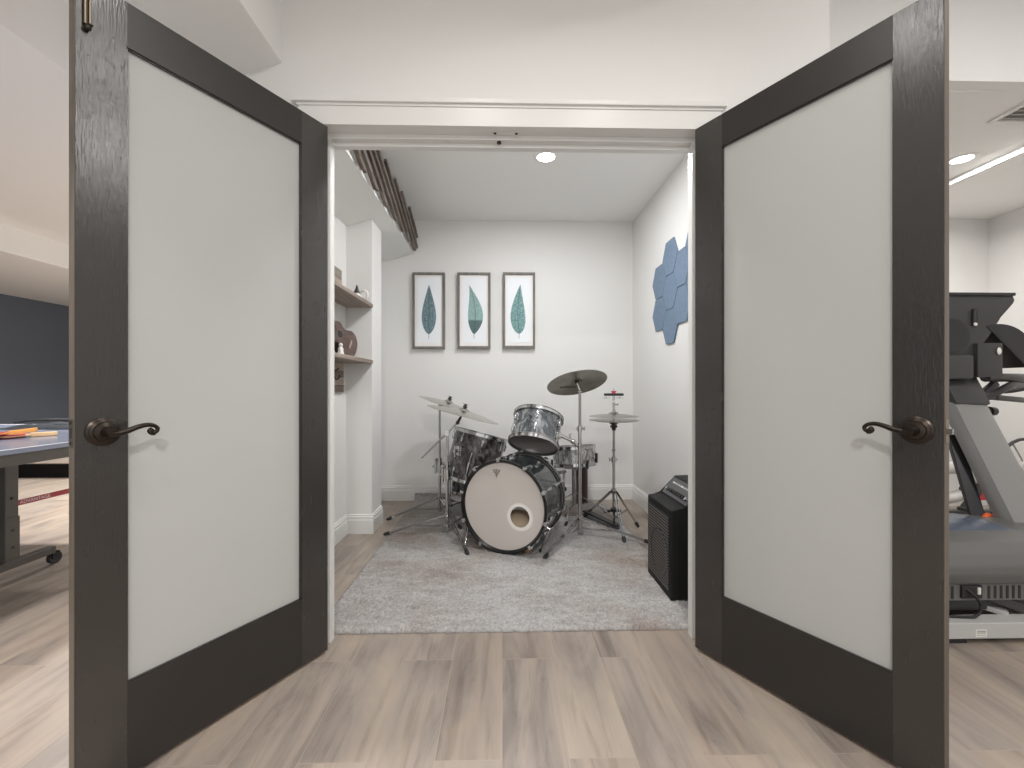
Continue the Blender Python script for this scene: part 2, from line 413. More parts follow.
skirt('baseboard_gym', (1.32, 3.75), (4.25, 3.75), (0, -1))
# ceiling access panel seam and vent
t = thing('access_panel', 'flat white access panel in the gym ceiling beside the air vent', 'ceiling panel', (2.35, 2.48, ZC))
obj('panel', B(2.02, 2.59, 2.2, 2.86, ZC-.004, ZC), ceilp, t)
t = thing('air_vent', 'louvred metal air vent in the gym ceiling', 'vent', (2.99, 2.2, ZC))
bm = BM()
for a in ((2.775, 3.20, 2.43, 2.46), (2.775, 3.20, 1.98+.16, 2.165), (2.775, 2.805, 2.165, 2.43), (3.17, 3.20, 2.165, 2.43)): box(bm, *a, ZC-.012, ZC, .003)
obj('vent_frame', bm, trimp, t)
for k in range(7):
    bm = BM(); y = 2.19+k*.035; bar(bm, (2.805, y, ZC-.008), (3.17, y, ZC-.008), .003, .026, up=(0, .6, .8)); obj('louvre', bm, ventm, t)
obj('backing', B(2.805, 3.17, 2.165, 2.43, ZC-.002, ZC), ventm, t)

# ------------------------------------------------------------------ lamps
def downlight(name, label, x, y, z, power, size=.2, group=None, col=(1, .965, .93), spread=180):
    t = thing(name, label, 'ceiling light', (x, y, z), group)
    bm = BM(); lathe(bm, [(.056, -.001), (.060, -.006), (.080, -.004), (.083, 0), (.056, 0)], (x, y, z), closed=True); obj('trim_ring', bm, trimp, t, True)
    bm = BM(); lathe(bm, [(.057, 0), (.057, -.003), (.05, -.0035), (0, -.0035)], (x, y, z)); obj('lens', bm, lampm, t, True)
    ld = bpy.data.lights.new(name+'_light', 'AREA'); ld.shape = 'DISK'; ld.size = size; ld.energy = power; ld.color = col; ld.spread = math.radians(spread)
    o = bpy.data.objects.new(name+'_light', ld); C.objects.link(o); o.parent = t; o.location = (0, 0, -.012)
downlight('downlight', 'recessed downlight in the drum room ceiling', .29, 2.895, ZC, 16, .11, col=(.985, .992, 1))
downlight('downlight', 'recessed downlight just inside the doorway of the drum room', .20, 2.15, ZC, 14, col=(.985, .992, 1))
for lab, x, y, p in (('recessed hall downlight towards the left door leaf', -.12, .86, 3.6), ('recessed hall downlight towards the right door leaf', .58, .86, 3.6),
                  ('recessed hall downlight behind the camera', .1, -1.2, 60),
                  ('recessed downlight beside the table tennis table', -1.95, .9, 50), ('recessed downlight over the raised platform', -3.4, 6.2, 130), ('recessed downlight near the navy wall', -3.2, 4.2, 100)):
    downlight('downlight', lab, x, y, ZH, p, spread=152 if y == .86 else 145 if x < -1 else 180)
downlight('downlight', 'recessed downlight in the gym ceiling over the treadmill', 3.06, 2.86, ZC, 26)
downlight('downlight', 'recessed hall downlight in front of the treadmill', 2.4, .6, 3.05, 27)

# ------------------------------------------------------------------ doors
A = math.radians(29.2)
DT, DZ0, DZ1 = .035, .012, 2.045
def build_door(name, sg, hx, hy, label, DW):
    u = V((sg*math.sin(A), -math.cos(A), 0)); n = V((-sg*math.cos(A), -math.sin(A), 0))   # along the leaf, face normal towards the opening
    t = thing(name, label, 'door', (hx, hy, 0), kind='structure')
    M = Matrix((( u.x, n.x, 0, hx), (u.y, n.y, 0, hy), (0, 0, 1, 0), (0, 0, 0, 1)))       # local: s along, d out of face, z
    def put(nm, bm, m, par=t, **k):
        for q in bm.verts: q.co = M @ q.co
        return obj(nm, bm, m, par, **k)
    S1, ST, RT, RB = .113, .102, 1.927, .254
    put('stile', B(0, S1, -DT, 0, DZ0, DZ1), doorp)
    bm = B(DW-ST, DW-.0005, -DT, 0, DZ0, DZ1); put('stile', bm, doorp)
    put('stile_edge', B(DW-.0005, DW+.001, -DT+.002, -.002, DZ0, DZ1), edgep)
    put('rail', B(S1, DW-ST, -DT, 0, RT, DZ1), doorr)
    put('rail', B(S1, DW-ST, -DT, 0, DZ0, RB), doorr)
    put('bottom_edge', B(0, DW, -DT+.002, -.002, DZ0-.0015, DZ0), beat)
    bm = BM()
    for d0, d1 in ((-.012, -.004), (-DT+.004, -DT+.012)):
        box(bm, S1, S1+.003, d0, d1, RB, RT); box(bm, DW-ST-.003, DW-ST, d0, d1, RB, RT)
        box(bm, S1+.003, DW-ST-.003, d0, d1, RT-.003, RT); box(bm, S1+.003, DW-ST-.003, d0, d1, RB, RB+.003)
    put('glazing_bead', bm, doorp)
    put('glass_panel', B(S1+.001, DW-ST-.001, -DT+.0125, -.0125, RB+.001, RT-.001), frost)
    # lever handle, face side and back side
    hs, hz = DW-.053, .921
    for side in (1, -1):
        d0 = 0 if side == 1 else -DT
        bm = BM(); lathe(bm, [(0, 0), (.036, 0), (.036, .004), (.031, .007), (.031, .010), (.025, .013), (.0235, .018), (.014, .021), (.0135, .030), (0, .030)], (hs, d0, hz), (0, side, 0), 36)
        h = put('door_handle', bm, bronze, smooth=True)
        if side == 1: h['label'] = 'dark bronze lever handle with a scrolled end'
        bm = BM(); cyl(bm, (hs, d0+side*.028, hz), (hs, d0+side*.056, hz), .0125, .0115, 20)
        put('spindle', bm, bronze, h, smooth=True)
        K = .86
        pts = [(hs+dx*K, d0+side*dd, hz+dz) for dx, dd, dz in ((.006, .048, -.002), (-.012, .049, -.003), (-.035, .049, .001), (-.06, .048, .009), (-.082, .046, .013), (-.100, .045, .0115),
               (-.112, .045, .004), (-.111, .045, -.005), (-.102, .045, -.009), (-.094, .045, -.004), (-.100, .045, .001))]
        sp = smooth_path(pts, 5); k = len(sp); bm = BM()
        tube(bm, sp, [.0085-.0035*min(1, i/(k*.55)) + (.0022 if i > k*.75 else 0) for i in range(k)], 12)
        put('lever', bm, bronze, h, smooth=True, angle=60)
    # hinges on the hinge side
    for z in (.22, 1.03, 1.84):
        bm = BM(); cyl(bm, (-.004, -DT-.004, z-.045), (-.004, -DT-.004, z+.045), .006, seg=12); box(bm, -.002, .0, -DT, -.006, z-.045, z+.045); put('hinge', bm, bronze)
    return t, M, put
dL, ML, putL = build_door('door_1', -1, -.678, 1.727, 'left dark door leaf with white frosted glass, standing open beside the table tennis room', .730)
dR, MR, putR = build_door('door_2', 1, .759, 1.712, 'right dark door leaf with white frosted glass, standing open beside the treadmill', .722)
# left leaf: surface bolt at the top, faceplate of the catch in the edge
bm = BM(); box(bm, .702, .716, 0, .003, 1.925, 2.04); h = putL('surface_bolt', bm, bronze); h['label'] = 'bronze double rod surface bolt'
for s in (.7045, .7135):
    bm = BM(); cyl(bm, (s, .006, 1.925), (s, .006, 2.044), .0028, seg=10); putL('bolt_rod', bm, brass, h, smooth=True)
bm = BM(); ball(bm, (.709, .008, 1.917), (.0075, .007, .008)); ball(bm, (.7035, .010, 1.925), (.004, .004, .004)); putL('bolt_knob', bm, bronze, h, smooth=True)
DW = .730
h = putL('strike_plate', B(DW+.001, DW+.0025, -.030, -.006, .888, .955), brass); h['label'] = 'aged metal strike plate'
putL('latch_hole', B(DW+.0025, DW+.0028, -.024, -.011, .908, .934), blackp, h)
for z in (.896, .946):
    bm = BM(); cyl(bm, (DW+.0025, -.018, z), (DW+.0035, -.018, z), .004, seg=10); putL('screw', bm, bronze, h)
DW = .722
h = putR('latch_plate', B(DW+.001, DW+.0022, -.030, -.006, .893, .951), brass)
bm = B(DW+.002, DW+.0135, -.0235, -.0125, .914, .929, .0015); g = putR('latch_bolt', bm, steel, h); g['label'] = 'protruding metal latch bolt'

# ------------------------------------------------------------------ soffit slats
t = thing('wood_slat_panel', 'dark brown wall panel of staggered diagonal wooden slats under the ceiling', 'wall art', (-.80, 3.0, 2.24))
ca, sa = math.cos(math.radians(20.5)), math.sin(math.radians(20.5)); rnd = random.Random(3)
for y in (2.2, 2.75, 3.3, 3.85): obj('batten', B(-.80, -.788, y-.015, y+.015, 2.30, 2.50), slatw, t)
y = 1.98; k = 0
while y < 4.42:
    step = k % 4
    zb = 2.243+(.0, .012, .035, .060)[step]+rnd.uniform(-.004, .004)
    zt = 2.50+(.03, .0, -.02, .015)[(k*3+1) % 4]+rnd.uniform(-.006, .004)
    yb = y; yt = y-(zt-zb)*ca/sa
    if yb > 3.985: zb += (yb-3.985)*sa/ca; yb = 3.985
    if yt < 1.875: zt -= (1.875-yt)*sa/ca; yt = 1.875
    if zt-zb > .03:
        th = (.026, .020, .024, .018)[step]; x0 = -.788+(.004, .0, .010, .003)[(k*5) % 4]
        bm = BM(); bar(bm, (x0+th*.5, yb, zb), (x0+th*.5, yt, zt), th, .021, up=(1, 0, 0), bev=.002)
        obj('slat', bm, slatg if k % 3 == 1 else slatw, t)
    y += .060; k += 1

# ------------------------------------------------------------------ shelves and what stands on them
SX0, SX1 = XL, -.908
for z, lab in ((1.590, 'upper floating wooden shelf, with a pallet block and white figures on it'), (1.197, 'lower floating wooden shelf, with a brown ukulele standing on it')):
    s = tag(obj('floating_shelf', B(SX0, SX1, 1.86, PY0-.002, z, z+.024, .0025), shelfw, loc=(-1.0, 2.5, z)), lab, 'shelf', 'floating shelves in the niche')
z = 1.614
t = thing('pallet_block', 'grey wooden block of stacked planks on the upper shelf', 'decoration', (XL+.03, 2.72, z))
for k, (m, hh) in enumerate(((palA, .046), (palG, .052), (palA, .036), (palG, .064))):
    obj('plank', B(XL+.003, XL+.026, 2.45, 2.975-.004*(k % 2), z, z+hh-.002, .002), m, t); z += hh
t = thing('hat_figurine', 'tiny white figurine with a pointed dark hat on the upper shelf', 'figurine', (-.950, 2.905, 1.614))
bm = BM(); lathe(bm, [(0, 0), (.020, 0), (.022, .010), (.018, .028), (.011, .036), (0, .038)], (-.950, 2.905, 1.614)); obj('body', bm, white, t, True)
bm = BM(); lathe(bm, [(.010, .0), (.021, -.002), (.019, .004), (.010, .026), (.0035, .050), (0, .053)], (-.950, 2.905, 1.614+.035)); obj('hat', bm, blackp, t, True)
t = thing('ring_dish', 'little white open ring ornament on the upper shelf beside the wing wall', 'ornament', (-.938, 3.01, 1.614))
def ring(bm, c, R, r, ax):
    F = frame(ax); s2 = 24
    prof = [(R+r*math.cos(2*PI*i/10), r*math.sin(2*PI*i/10)) for i in range(10)]; lathe(bm, prof, c, ax, s2, True)
bm = BM(); ring(bm, (-.938, 3.01, 1.614+.042), .030, .008, (.4, 1, .1)); obj('ring', bm, white, t, True)
bm = BM(); lathe(bm, [(0, 0), (.016, 0), (.016, .005), (.006, .008), (0, .008)], (-.938, 3.01, 1.614)); obj('foot', bm, white, t, True)

def ukulele(name, label, c, tilt, m, sc=1.0, lean=12, yaw=0):
    """front faces +X; body axis lies in the YZ plane, neck towards -Y and up by tilt."""
    t = thing(name, label, 'ukulele', c)
    ax = V((0, -math.cos(tilt), math.sin(tilt))); up = V((0, math.sin(tilt), math.cos(tilt))); le = math.radians(lean)
    nx = V((1, 0, 0))
    def P(a, bb, d):
        p = ax*a*sc+up*bb*sc+nx*d*sc
        return V(c)+Matrix.Rotation(-yaw, 3, 'Z')@V((p.x-p.z*math.tan(le)*.9, p.y, p.z))
    out = []
    key = [(-.125, 0), (-.118, .045), (-.085, .083), (-.040, .088), (.005, .062), (.035, .058), (.070, .068), (.105, .052), (.122, .018), (.124, 0)]
    sp = smooth_path([(a, bb, 0) for a, bb in key], 4); top = [(p.x, p.y) for p in sp]; poly = top+[(a, -bb) for a, bb in top[-2:0:-1]]
    def slab(d0, d1, pl):
        bm = BM(); A_ = [bm.verts.new(P(a, bb, d0)) for a, bb in pl]; B_ = [bm.verts.new(P(a, bb, d1)) for a, bb in pl]; n = len(pl)
        bm.faces.new(A_[::-1]); bm.faces.new(B_)
        for i in range(n): bm.faces.new((A_[i], A_[(i+1) % n], B_[(i+1) % n], B_[i]))
        return bm
    obj('body', slab(-.03, .03, poly), m, t, True)
    hole = [(.045+.024*math.cos(2*PI*i/24), .024*math.sin(2*PI*i/24)) for i in range(24)]
    obj('sound_hole', slab(.03, .0308, hole), blackp, t)
    obj('rosette', slab(.03, .0304, [(.045+.030*math.cos(2*PI*i/24), .030*math.sin(2*PI*i/24)) for i in range(24)]), palB, t)
    b_ = obj('bridge', slab(.03, .036, [(-.062, -.028), (-.050, -.028), (-.050, .028), (-.062, .028)]), palA, t)
    nk = obj('neck', slab(.012, .034, [(.10, -.019), (.33, -.016), (.33, .016), (.10, .019)]), uked, t)
    obj('headstock', slab(.012, .026, [(.33, -.018), (.36, -.028), (.43, -.025), (.43, .025), (.36, .028), (.33, .018)]), m, nk)
    bm = BM()
    for q in (-.009, -.003, .003, .009): cyl(bm, P(-.055, q*1.6, .037), P(.34, q, .036), .0004*sc, seg=5)
    obj('strings', bm, uked, t)
    return t
ukulele('ukulele', 'brown ukulele leaning on its side on the lower shelf', (-1.020, 2.80, 1.336), math.radians(32), ukew, 1.04, 8, math.radians(17))
ukulele('ukulele', 'darker ukulele behind the brown one on the lower shelf', (-1.062, 2.62, 1.325), math.radians(50), uked, .9, 2)
def figurine(lab, x, y, z, s):
    t = thing('figurine', lab, 'figurine', (x, y, z))
    bm = BM(); lathe(bm, [(0, 0), (.016*s, 0), (.018*s, .006*s), (.012*s, .02*s), (.015*s, .03*s), (.009*s, .042*s), (0, .045*s)], (x, y, z)); obj('body', bm, white, t, True)
    bm = BM(); ball(bm, (x, y, z+.052*s), .011*s); obj('head', bm, white, t, True)
    for q in (-1, 1):
        bm = BM(); ball(bm, (x+.004*s, y+q*.013*s, z+.024*s), (.006*s, .008*s, .012*s)); obj('arm', bm, white, t, True)
figurine('small white figurine standing in front of the brown ukulele', -.945, 2.60, 1.221, 1.1)
figurine('smaller white figurine near the door end of the lower shelf', -.945, 2.46, 1.221, .8)
# coat rack board under the lower shelf
t = thing('hook_board', 'striped pallet wood hook board hanging on the wall under the lower shelf', 'coat rack', (XL, 2.75, 1.08)); z = 1.195
for k, m in enumerate((palA, palB, palA, palB, palA)):
    if k < 4: obj('plank', B(XL+.001, XL+.018, 2.35, 3.03, z-.050, z-.002, .0015), m, t)
    z -= .050
for y in (2.86, 2.62):
    bm = BM(); tube(bm, smooth_path([(XL+.018, y, 1.135), (XL+.022, y, 1.09), (XL+.035, y, 1.082), (XL+.05, y, 1.095), (XL+.052, y, 1.11)], 4), .004, 8)
    tube(bm, smooth_path([(XL+.018, y, 1.135), (XL+.035, y, 1.142), (XL+.048, y, 1.155)], 4), .004, 8); obj('hook', bm, blackm, t, True)

# ------------------------------------------------------------------ pictures
def picture(lab, x0, x1, z0, z1, lm, lean, shape):
    t = thing('framed_leaf_print', lab, 'picture', ((x0+x1)/2, YB-.002, z0), 'framed leaf prints on the back wall')
    w, d0, d1 = .020, YB-.045, YB
    bm = BM()
    pr = [(0, 0), (w, 0)]
    for a in ((x0, x0+w, z0, z1), (x1-w, x1, z0, z1), (x0+w, x1-w, z1-w, z1), (x0+w, x1-w, z0, z0+w)): box(bm, a[0], a[1], d0, d1, a[2], a[3], .0015)
    obj('frame', bm, framew, t)
    obj('mat_board', B(x0+w, x1-w, YB-.028, YB-.024, z0+w, z1-w), matb, t)
    p = obj('print', B(x0+w+.022, x1-w-.022, YB-.031, YB-.028, z0+w+.030, z1-w-.022), paper, t)
    cx, cz = (x0+x1)/2, (z0+z1)/2+.01; L2 = .225
    ctr = lambda s: cx+lean[0]*max(0, s)**2.6+lean[1]*math.sin(PI*max(0, min(1, s)))
    def half(s, q): return ctr(s)+q*shape(s)
    ss = [i/40 for i in range(41)]
    bm = BM(); pts = [(half(s, -1), cz-L2+2*L2*s) for s in ss]+[(half(s, 1), cz-L2+2*L2*s) for s in ss[::-1][1:-1]]
    prism(bm, pts, 'y', YB-.0318, YB-.031); lf = obj('leaf', bm, lm, p, loc=(cx, YB-.031, cz))
    bm = BM(); tube(bm, [(ctr(s), YB-.0320, cz-L2+2*L2*s) for s in [-.09, -.05]+ss[:-2]], .0017, 6)
    for i in range(2, 34, 2):
        s = i/40
        for q in (-1, 1):
            s2 = min(.98, s+.07); cyl(bm, (ctr(s), YB-.032, cz-L2+2*L2*s), (half(s2, q*.88), YB-.032, cz-L2+2*L2*s2), .0008, .0004, 5)
    obj('vein', bm, veinm, lf)
s1 = lambda s: .064*math.sin(PI*min(1, s**.75))**.9*(1-.35*s)*1.16
s2 = lambda s: .071*math.sin(PI*min(1, s**.80))**1.0*(1-.42*s)*1.15
s3 = lambda s: .068*math.sin(PI*min(1, s**.72))**.85*(1-.40*s)*1.16
picture('leftmost of three framed leaf prints, a slender blue-grey leaf', -.806, -.516, 1.377, 2.063, leaf1, (.002, .001), s1)
picture('middle of three framed leaf prints, a green leaf with dark base', -.402, -.104, 1.380, 2.065, leaf2, (-.046, .018), s2)
picture('rightmost of three framed leaf prints, a banded teal leaf', .009, .300, 1.384, 2.068, leaf3, (.012, -.012), s3)

# ------------------------------------------------------------------ felt hexagons on the right wall
sH = .1415
spots = [(3.325, 1.83, 'blue felt hexagon tile, upper one of the far column'), (3.325, 1.583, 'blue felt hexagon tile, lower one of the far column'),
         (3.111, 1.957, 'blue felt hexagon tile, top of the three-tile column'), (3.111, 1.710, 'blue felt hexagon tile, middle of the three-tile column'), (3.111, 1.463, 'blue felt hexagon tile, lowest of all'),
         (2.897, 1.83, 'blue felt hexagon tile, upper one of the third column from the back'), (2.897, 1.583, 'blue felt hexagon tile, lower one of the third column from the back'),
         (2.700, 1.957, 'blue felt hexagon tile, highest one beside the door jamb'), (2.700, 1.710, 'blue felt hexagon tile, lower one beside the door jamb')]
for y, z, lab in spots:
    pl = [(y+(sH-.0015)*math.cos(PI/3*i), z+(sH-.0015)*math.sin(PI/3*i)) for i in range(6)]
    bm = BM(); prism(bm, pl, 'x', XR-.012, XR, .0015)
    tag(obj('felt_hexagon', bm, felt, loc=(XR, y, z)), lab, 'wall panel', 'blue felt hexagons on the right wall')

# ------------------------------------------------------------------ rug
RX0, RX1, RY0 = -.785, .90, 1.853
def rug():
    nx, ny = 330, 440; bm = BM(); rows = []; rn = random.Random(5)
    for j in range(ny+1):
        row = []
        for i in range(nx+1):
            a, b_ = i/nx, j/ny
            x = RX0+(RX1-RX0)*a
            yb = 3.995-.19*max(0, min(1, (x-.05)/.75))**1.5+(.045 if x < -.05 else .045*max(0, 1-(x+.05)/.5))
            s = RY0+(yb-RY0)*b_; y, z = s, 0
            if s > 3.975: z = (s-3.975)*1.0; y = 3.975+.012*min(1, (s-3.975)/.03)
            edge = min(a*(RX1-RX0), (1-a)*(RX1-RX0), b_*2.1, (1-b_)*2.1)
            hgt = .006+.012*min(1, edge/.012)
            j1 = noise.noise(V((x*38, y*38, 1)))*.0025+noise.noise(V((x*9, y*9, 4)))*.002
            z += max(.003, hgt+j1+rn.uniform(-.0036, .0036))
            x += rn.uniform(-.003, .003); y += rn.uniform(-.003, .003) if s < 3.97 else 0
            row.append(bm.verts.new((x, y, z)))
        rows.append(row)
    for j in range(ny):
        for i in range(nx): bm.faces.new((rows[j][i], rows[j][i+1], rows[j+1][i+1], rows[j+1][i]))
    # skirt down to the floor
    loop = [rows[0][i] for i in range(nx+1)]+[rows[j][nx] for j in range(1, ny+1)]+[rows[ny][i] for i in range(nx-1, -1, -1)]+[rows[j][0] for j in range(ny-1, 0, -1)]
    low = [bm.verts.new((q.co.x, min(q.co.y, 3.985), max(0.0008, q.co.z-.014) if q.co.y < 3.95 else max(.0008, q.co.z-.016))) for q in loop]
    n = len(loop)
    for i in range(n): bm.faces.new((loop[i], low[i], low[(i+1) % n], loop[(i+1) % n]))
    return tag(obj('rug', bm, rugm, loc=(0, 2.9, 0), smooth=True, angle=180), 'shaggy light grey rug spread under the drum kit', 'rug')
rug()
RZ = .016                                           # top of the pile

# ------------------------------------------------------------------ drums
def axes(u, hint=None): return frame(u, hint)
def drum(name, label, c, u, R, h, shellm, topm, botm, nl, group, hint=(0, 1, 0), phase=0.2, rods=True, hoop=.012):
    """c = middle of the shell"""
    u = V(u).normalized(); c = V(c); F = axes(u, hint); t = thing(name, label, 'drum', c, group)
    bm = BM(); lathe(bm, [(R-.006, -h/2), (R, -h/2), (R, h/2), (R-.006, h/2)], c, u, 56, True); obj('shell', bm, shellm, t, True)
    for s, m, nm in ((1, topm, 'batter_head'), (-1, botm, 'resonant_head')):
        bm = BM(); lathe(bm, [(0, s*(h/2+.003)), (R-.012, s*(h/2+.003)), (R+.003, s*(h/2-.001)), (R+.003, s*(h/2-.006)), (R+.0005, s*(h/2-.006))], c, u, 56); obj(nm, bm, m, t, True)
    for s in (1, -1):
        bm = BM(); z0, z1 = s*(h/2-.010), s*(h/2+.016)
        lathe(bm, [(R+.0035, z0), (R+hoop, z0), (R+hoop, z0+s*.004), (R+.007, z0+s*.005), (R+.007, z1-s*.004), (R+.011, z1-s*.002), (R+.010, z1), (R+.004, z1)], c, u, 56, True)
        obj('hoop', bm, chrome, t, True)
    for k in range(nl):
        a = phase+2*PI*k/nl; e = F@V((math.cos(a), math.sin(a), 0)); w = u.cross(e)
        spots_ = ((h/2-.055, 1), (-h/2+.055, -1)) if h > .19 else ((0, 0),)
        for zc, s in spots_:
            bm = BM(); M = Matrix((w, e, u)).transposed().to_4x4(); M.translation = c+e*R+u*zc
            box(bm, -.008, .008, 0, .016, -.024, .024, .004, M); ball(bm, c+e*(R+.010)+u*zc, (.009, .009, .018), 10, F)
            lg = obj('lug', bm, chrome, t, True)
            if rods:
                for q in ((s,) if s else (1, -1)):
                    bm = BM(); cyl(bm, c+e*(R+hoop-.004)+u*zc, c+e*(R+hoop-.004)+u*(q*(h/2+.012)), .0028, seg=8); cyl(bm, c+e*(R+hoop-.004)+u*(q*(h/2+.004)), c+e*(R+hoop-.004)+u*(q*(h/2+.014)), .0055, seg=8)
                    obj('tension_rod', bm, chrome, lg, True)
    return t, F, c, u
kit = 'drums of the kit'

# bass drum, lying on its side
aB = math.radians(25); uB = V((-math.sin(aB), -math.cos(aB), 0)); RB_, hB = .271, .335
cF = V((-.004, 2.668, .302)); cB = cF-uB*(hB/2+.03)
tb = thing('bass_drum', 'large dark bass drum lying on its side with a ported pinkish white front head', 'drum', (cB.x, cB.y, 0), kit)
FB = Matrix((V((0, 0, 1)).cross(uB).normalized(), V((0, 0, 1)), uB)).transposed()     # x to the viewer's right on the head, y up
FB = Matrix(((-1 if False else 1)*V((math.cos(aB), -math.sin(aB), 0)), V((0, 0, 1)), uB)).transposed()
bm = BM(); lathe(bm, [(RB_-.008, -hB/2), (RB_, -hB/2), (RB_, hB/2), (RB_-.008, hB/2)], cB, uB, 72, True); sh = obj('shell', bm, pearl_black, tb, True)
bm = BM(); lathe(bm, [(RB_-.0085, -hB/2), (RB_-.0085, hB/2)], cB, uB, 72); obj('shell_lining', bm, inner, sh, True)
bm = BM(); lathe(bm, [(0, -hB/2-.004), (RB_-.01, -hB/2-.004), (RB_+.004, -hB/2), (RB_+.004, -hB/2+.006)], cB, uB, 72); obj('batter_head', bm, clearh, tb, True)
# front head with a port hole: grid in polar coordinates around the hole, out to the rim
px, py, rp, rr = .112, -.052, .062, .084
def to3(x, y, d): return cB+FB@V((x, y, hB/2+d))
def polar(r0, out, d, m, nm, par, n=64, steps=6):
    bm = BM(); rings = []
    for k in range(steps+1):
        f = k/steps; ring_ = []
        for i in range(n):
            a = 2*PI*i/n; p0 = V((px+r0*math.cos(a), py+r0*math.sin(a)))
            if out is None:                      # to the rim of the drum
                dx, dy = math.cos(a), math.sin(a); bq = px*dx+py*dy; cq = px*px+py*py-(RB_+.003)**2; tt = -bq+math.sqrt(bq*bq-cq)
                p1 = V((px+tt*dx, py+tt*dy))
            else: p1 = V((px+out*math.cos(a), py+out*math.sin(a)))
            p = p0.lerp(p1, f); ring_.append(bm.verts.new(to3(p.x, p.y, d)))
        rings.append(ring_)
    for A_, B_ in zip(rings, rings[1:]):
        for i in range(n): bm.faces.new((A_[i], A_[(i+1) % n], B_[(i+1) % n], B_[i]))
    return obj(nm, bm, m, par, True)
hd = polar(rp, None, .006, headm, 'front_head', tb); hd['label'] = 'pinkish white front head with a round port hole'
pr_ = polar(rp, rr, .0075, ringm, 'port_ring', hd, steps=2)
# printed crown mark near the top of the head
bm = BM()
def mark(pts, w):
    for a, b_ in zip(pts, pts[1:]): bar(bm, to3(*a, .0068), to3(*b_, .0068), w, .0008, up=tuple(uB))
lx, lz = -.043, .207
mark([(lx+0.0203*math.cos(t_), lz+0.0031+.012*math.sin(t_)) for t_ in [PI*i/10 for i in range(11)]], .0032)
mark([(lx-0.0234, lz+0.0156), (lx-0.0172, lz-0.0031), (lx, lz-0.0078), (lx+0.0172, lz-0.0031), (lx+0.0234, lz+0.0156)], .0028)
mark([(lx-0.0094, lz+0.0078), (lx-0.0094, lz-0.0031)], .0028); mark([(lx, lz+0.0125), (lx, lz-0.0047)], .0028); mark([(lx+0.0094, lz+0.0078), (lx+0.0094, lz-0.0031)], .0028)
mark([(lx-0.0109, lz-0.0140), (lx+0.0109, lz-0.0140)], .0036); mark([(lx-0.0047, lz-0.0211), (lx+0.0047, lz-0.0211)], .0028); mark([(lx, lz-0.0211), (lx, lz-0.0328)], .0028)
obj('printed_mark', bm, inkm, hd)
for s in (1, -1):
    z0 = s*(hB/2-.003); z1 = s*(hB/2+.025)
    bm = BM(); lathe(bm, [(RB_+.0045, z0), (RB_+.014, z0), (RB_+.0145, z1-s*.003), (RB_+.013, z1), (RB_+.005, z1), (RB_-.006, s*(hB/2+.006)), (RB_+.0045, s*(hB/2+.005))], cB, uB, 72, True)
    hp = obj('hoop', bm, hoopm, tb, True)
    bm = BM(); lathe(bm, [(RB_+.0135, z0-s*.001), (RB_+.0155, z0-s*.001), (RB_+.0155, z0+s*.005), (RB_+.0135, z0+s*.005)], cB, uB, 72, True); obj('inlay', bm, chrome, hp, True)
for k in range(10):
    a = PI/10+2*PI*k/10+.08; e = FB@V((math.cos(a), math.sin(a), 0)); w = uB.cross(e); M0 = Matrix((w, e, uB)).transposed().to_4x4()
    for s in (1, -1):
        M = M0.copy(); M.translation = cB+e*RB_+uB*(s*.075)
        bm = BM(); box(bm, -.010, .010, 0, .024, -.03, .03, .006, M); lg = obj('lug', bm, chrome, tb, True)
        M = M0.copy(); M.translation = cB+e*(RB_+.0135)+uB*(s*(hB/2+.018))
        if e.z > -.93:
            bm = BM(); box(bm, -.012, .012, 0, .012, -.020, .016, .003, M); box(bm, -.010, .010, -.012, .006, s*.013-.002, s*.013+.002, .001, M); obj('claw', bm, chrome, lg, True)
            bm = BM(); cyl(bm, cB+e*(RB_+.020)+uB*(s*.09), cB+e*(RB_+.026)+uB*(s*(hB/2+.012)), .004, seg=8); obj('tension_rod', bm, chrome, lg, True)
# spurs
for sx, foot in ((1, (.235, 2.69, RZ)), (-1, (-.235, 2.76, RZ))):
    e = FB@V((sx*.90, -.43, 0)); p = cB+e*RB_+uB*(.09 if sx == 1 else .10); kn = p+e*.03
    bm = BM(); cyl(bm, p, kn, .014, .011); ball(bm, kn, .014); cyl(bm, kn, V(foot)+V((0, 0, .018)), .006, .005, 10); s_ = obj('spur', bm, chrome, tb, True)
    bm = BM(); cyl(bm, V(foot)+V((0, 0, .024)), V(foot), .009, .005, 10); obj('rubber_foot', bm, rubber, s_, True)
# pillow inside the shell, tan block under the hoop
bm = BM(); ball(bm, cB+V((0.04, 0, -RB_+.125))+uB*.045, (.165, .118, .085), 24, FB@Matrix(((1, 0, 0), (0, 0, 1), (0, 1, 0))))
tag(obj('pillow', bm, pillowm, smooth=True, loc=(cB.x, cB.y, .1)), 'tan pillow lying inside the bass drum behind the port hole', 'pillow')
bm = BM(); lathe(bm, [(0, 0), (.016, 0), (.020, .006), (.020, .024), (.015, .031), (0, .032)], (.158, 2.70, RZ-.004)); 
tag(obj('wooden_wedge', bm, beat, smooth=True, loc=(.158, 2.70, RZ)), 'small round tan wooden block on the rug beside the bass drum hoop', 'block')

# rack tom
tomR, tomh = .165, .198
uT = V((.21, .46, .86)).normalized(); cT = V((.234, 3.02, .731))
tt_, FT, _, _ = drum('rack_tom', 'grey pearl rack tom tilted above the bass drum, its dark bottom head showing', cT, uT, tomR, tomh, pearl_grey, clearh, smoke, 6, kit, phase=.35)
br = cT+V((math.cos(-.25), math.sin(-.25), -.12)).normalized()*(tomR+.004)
bm = BM(); M = frame((1, -.2, 0)).to_4x4(); M.translation = cT+V((.150, -.03, -.03)); box(bm, -.022, .022, -.03, .03, 0, .018, .004, M); obj('mount_bracket', bm, chrome, tt_, True)

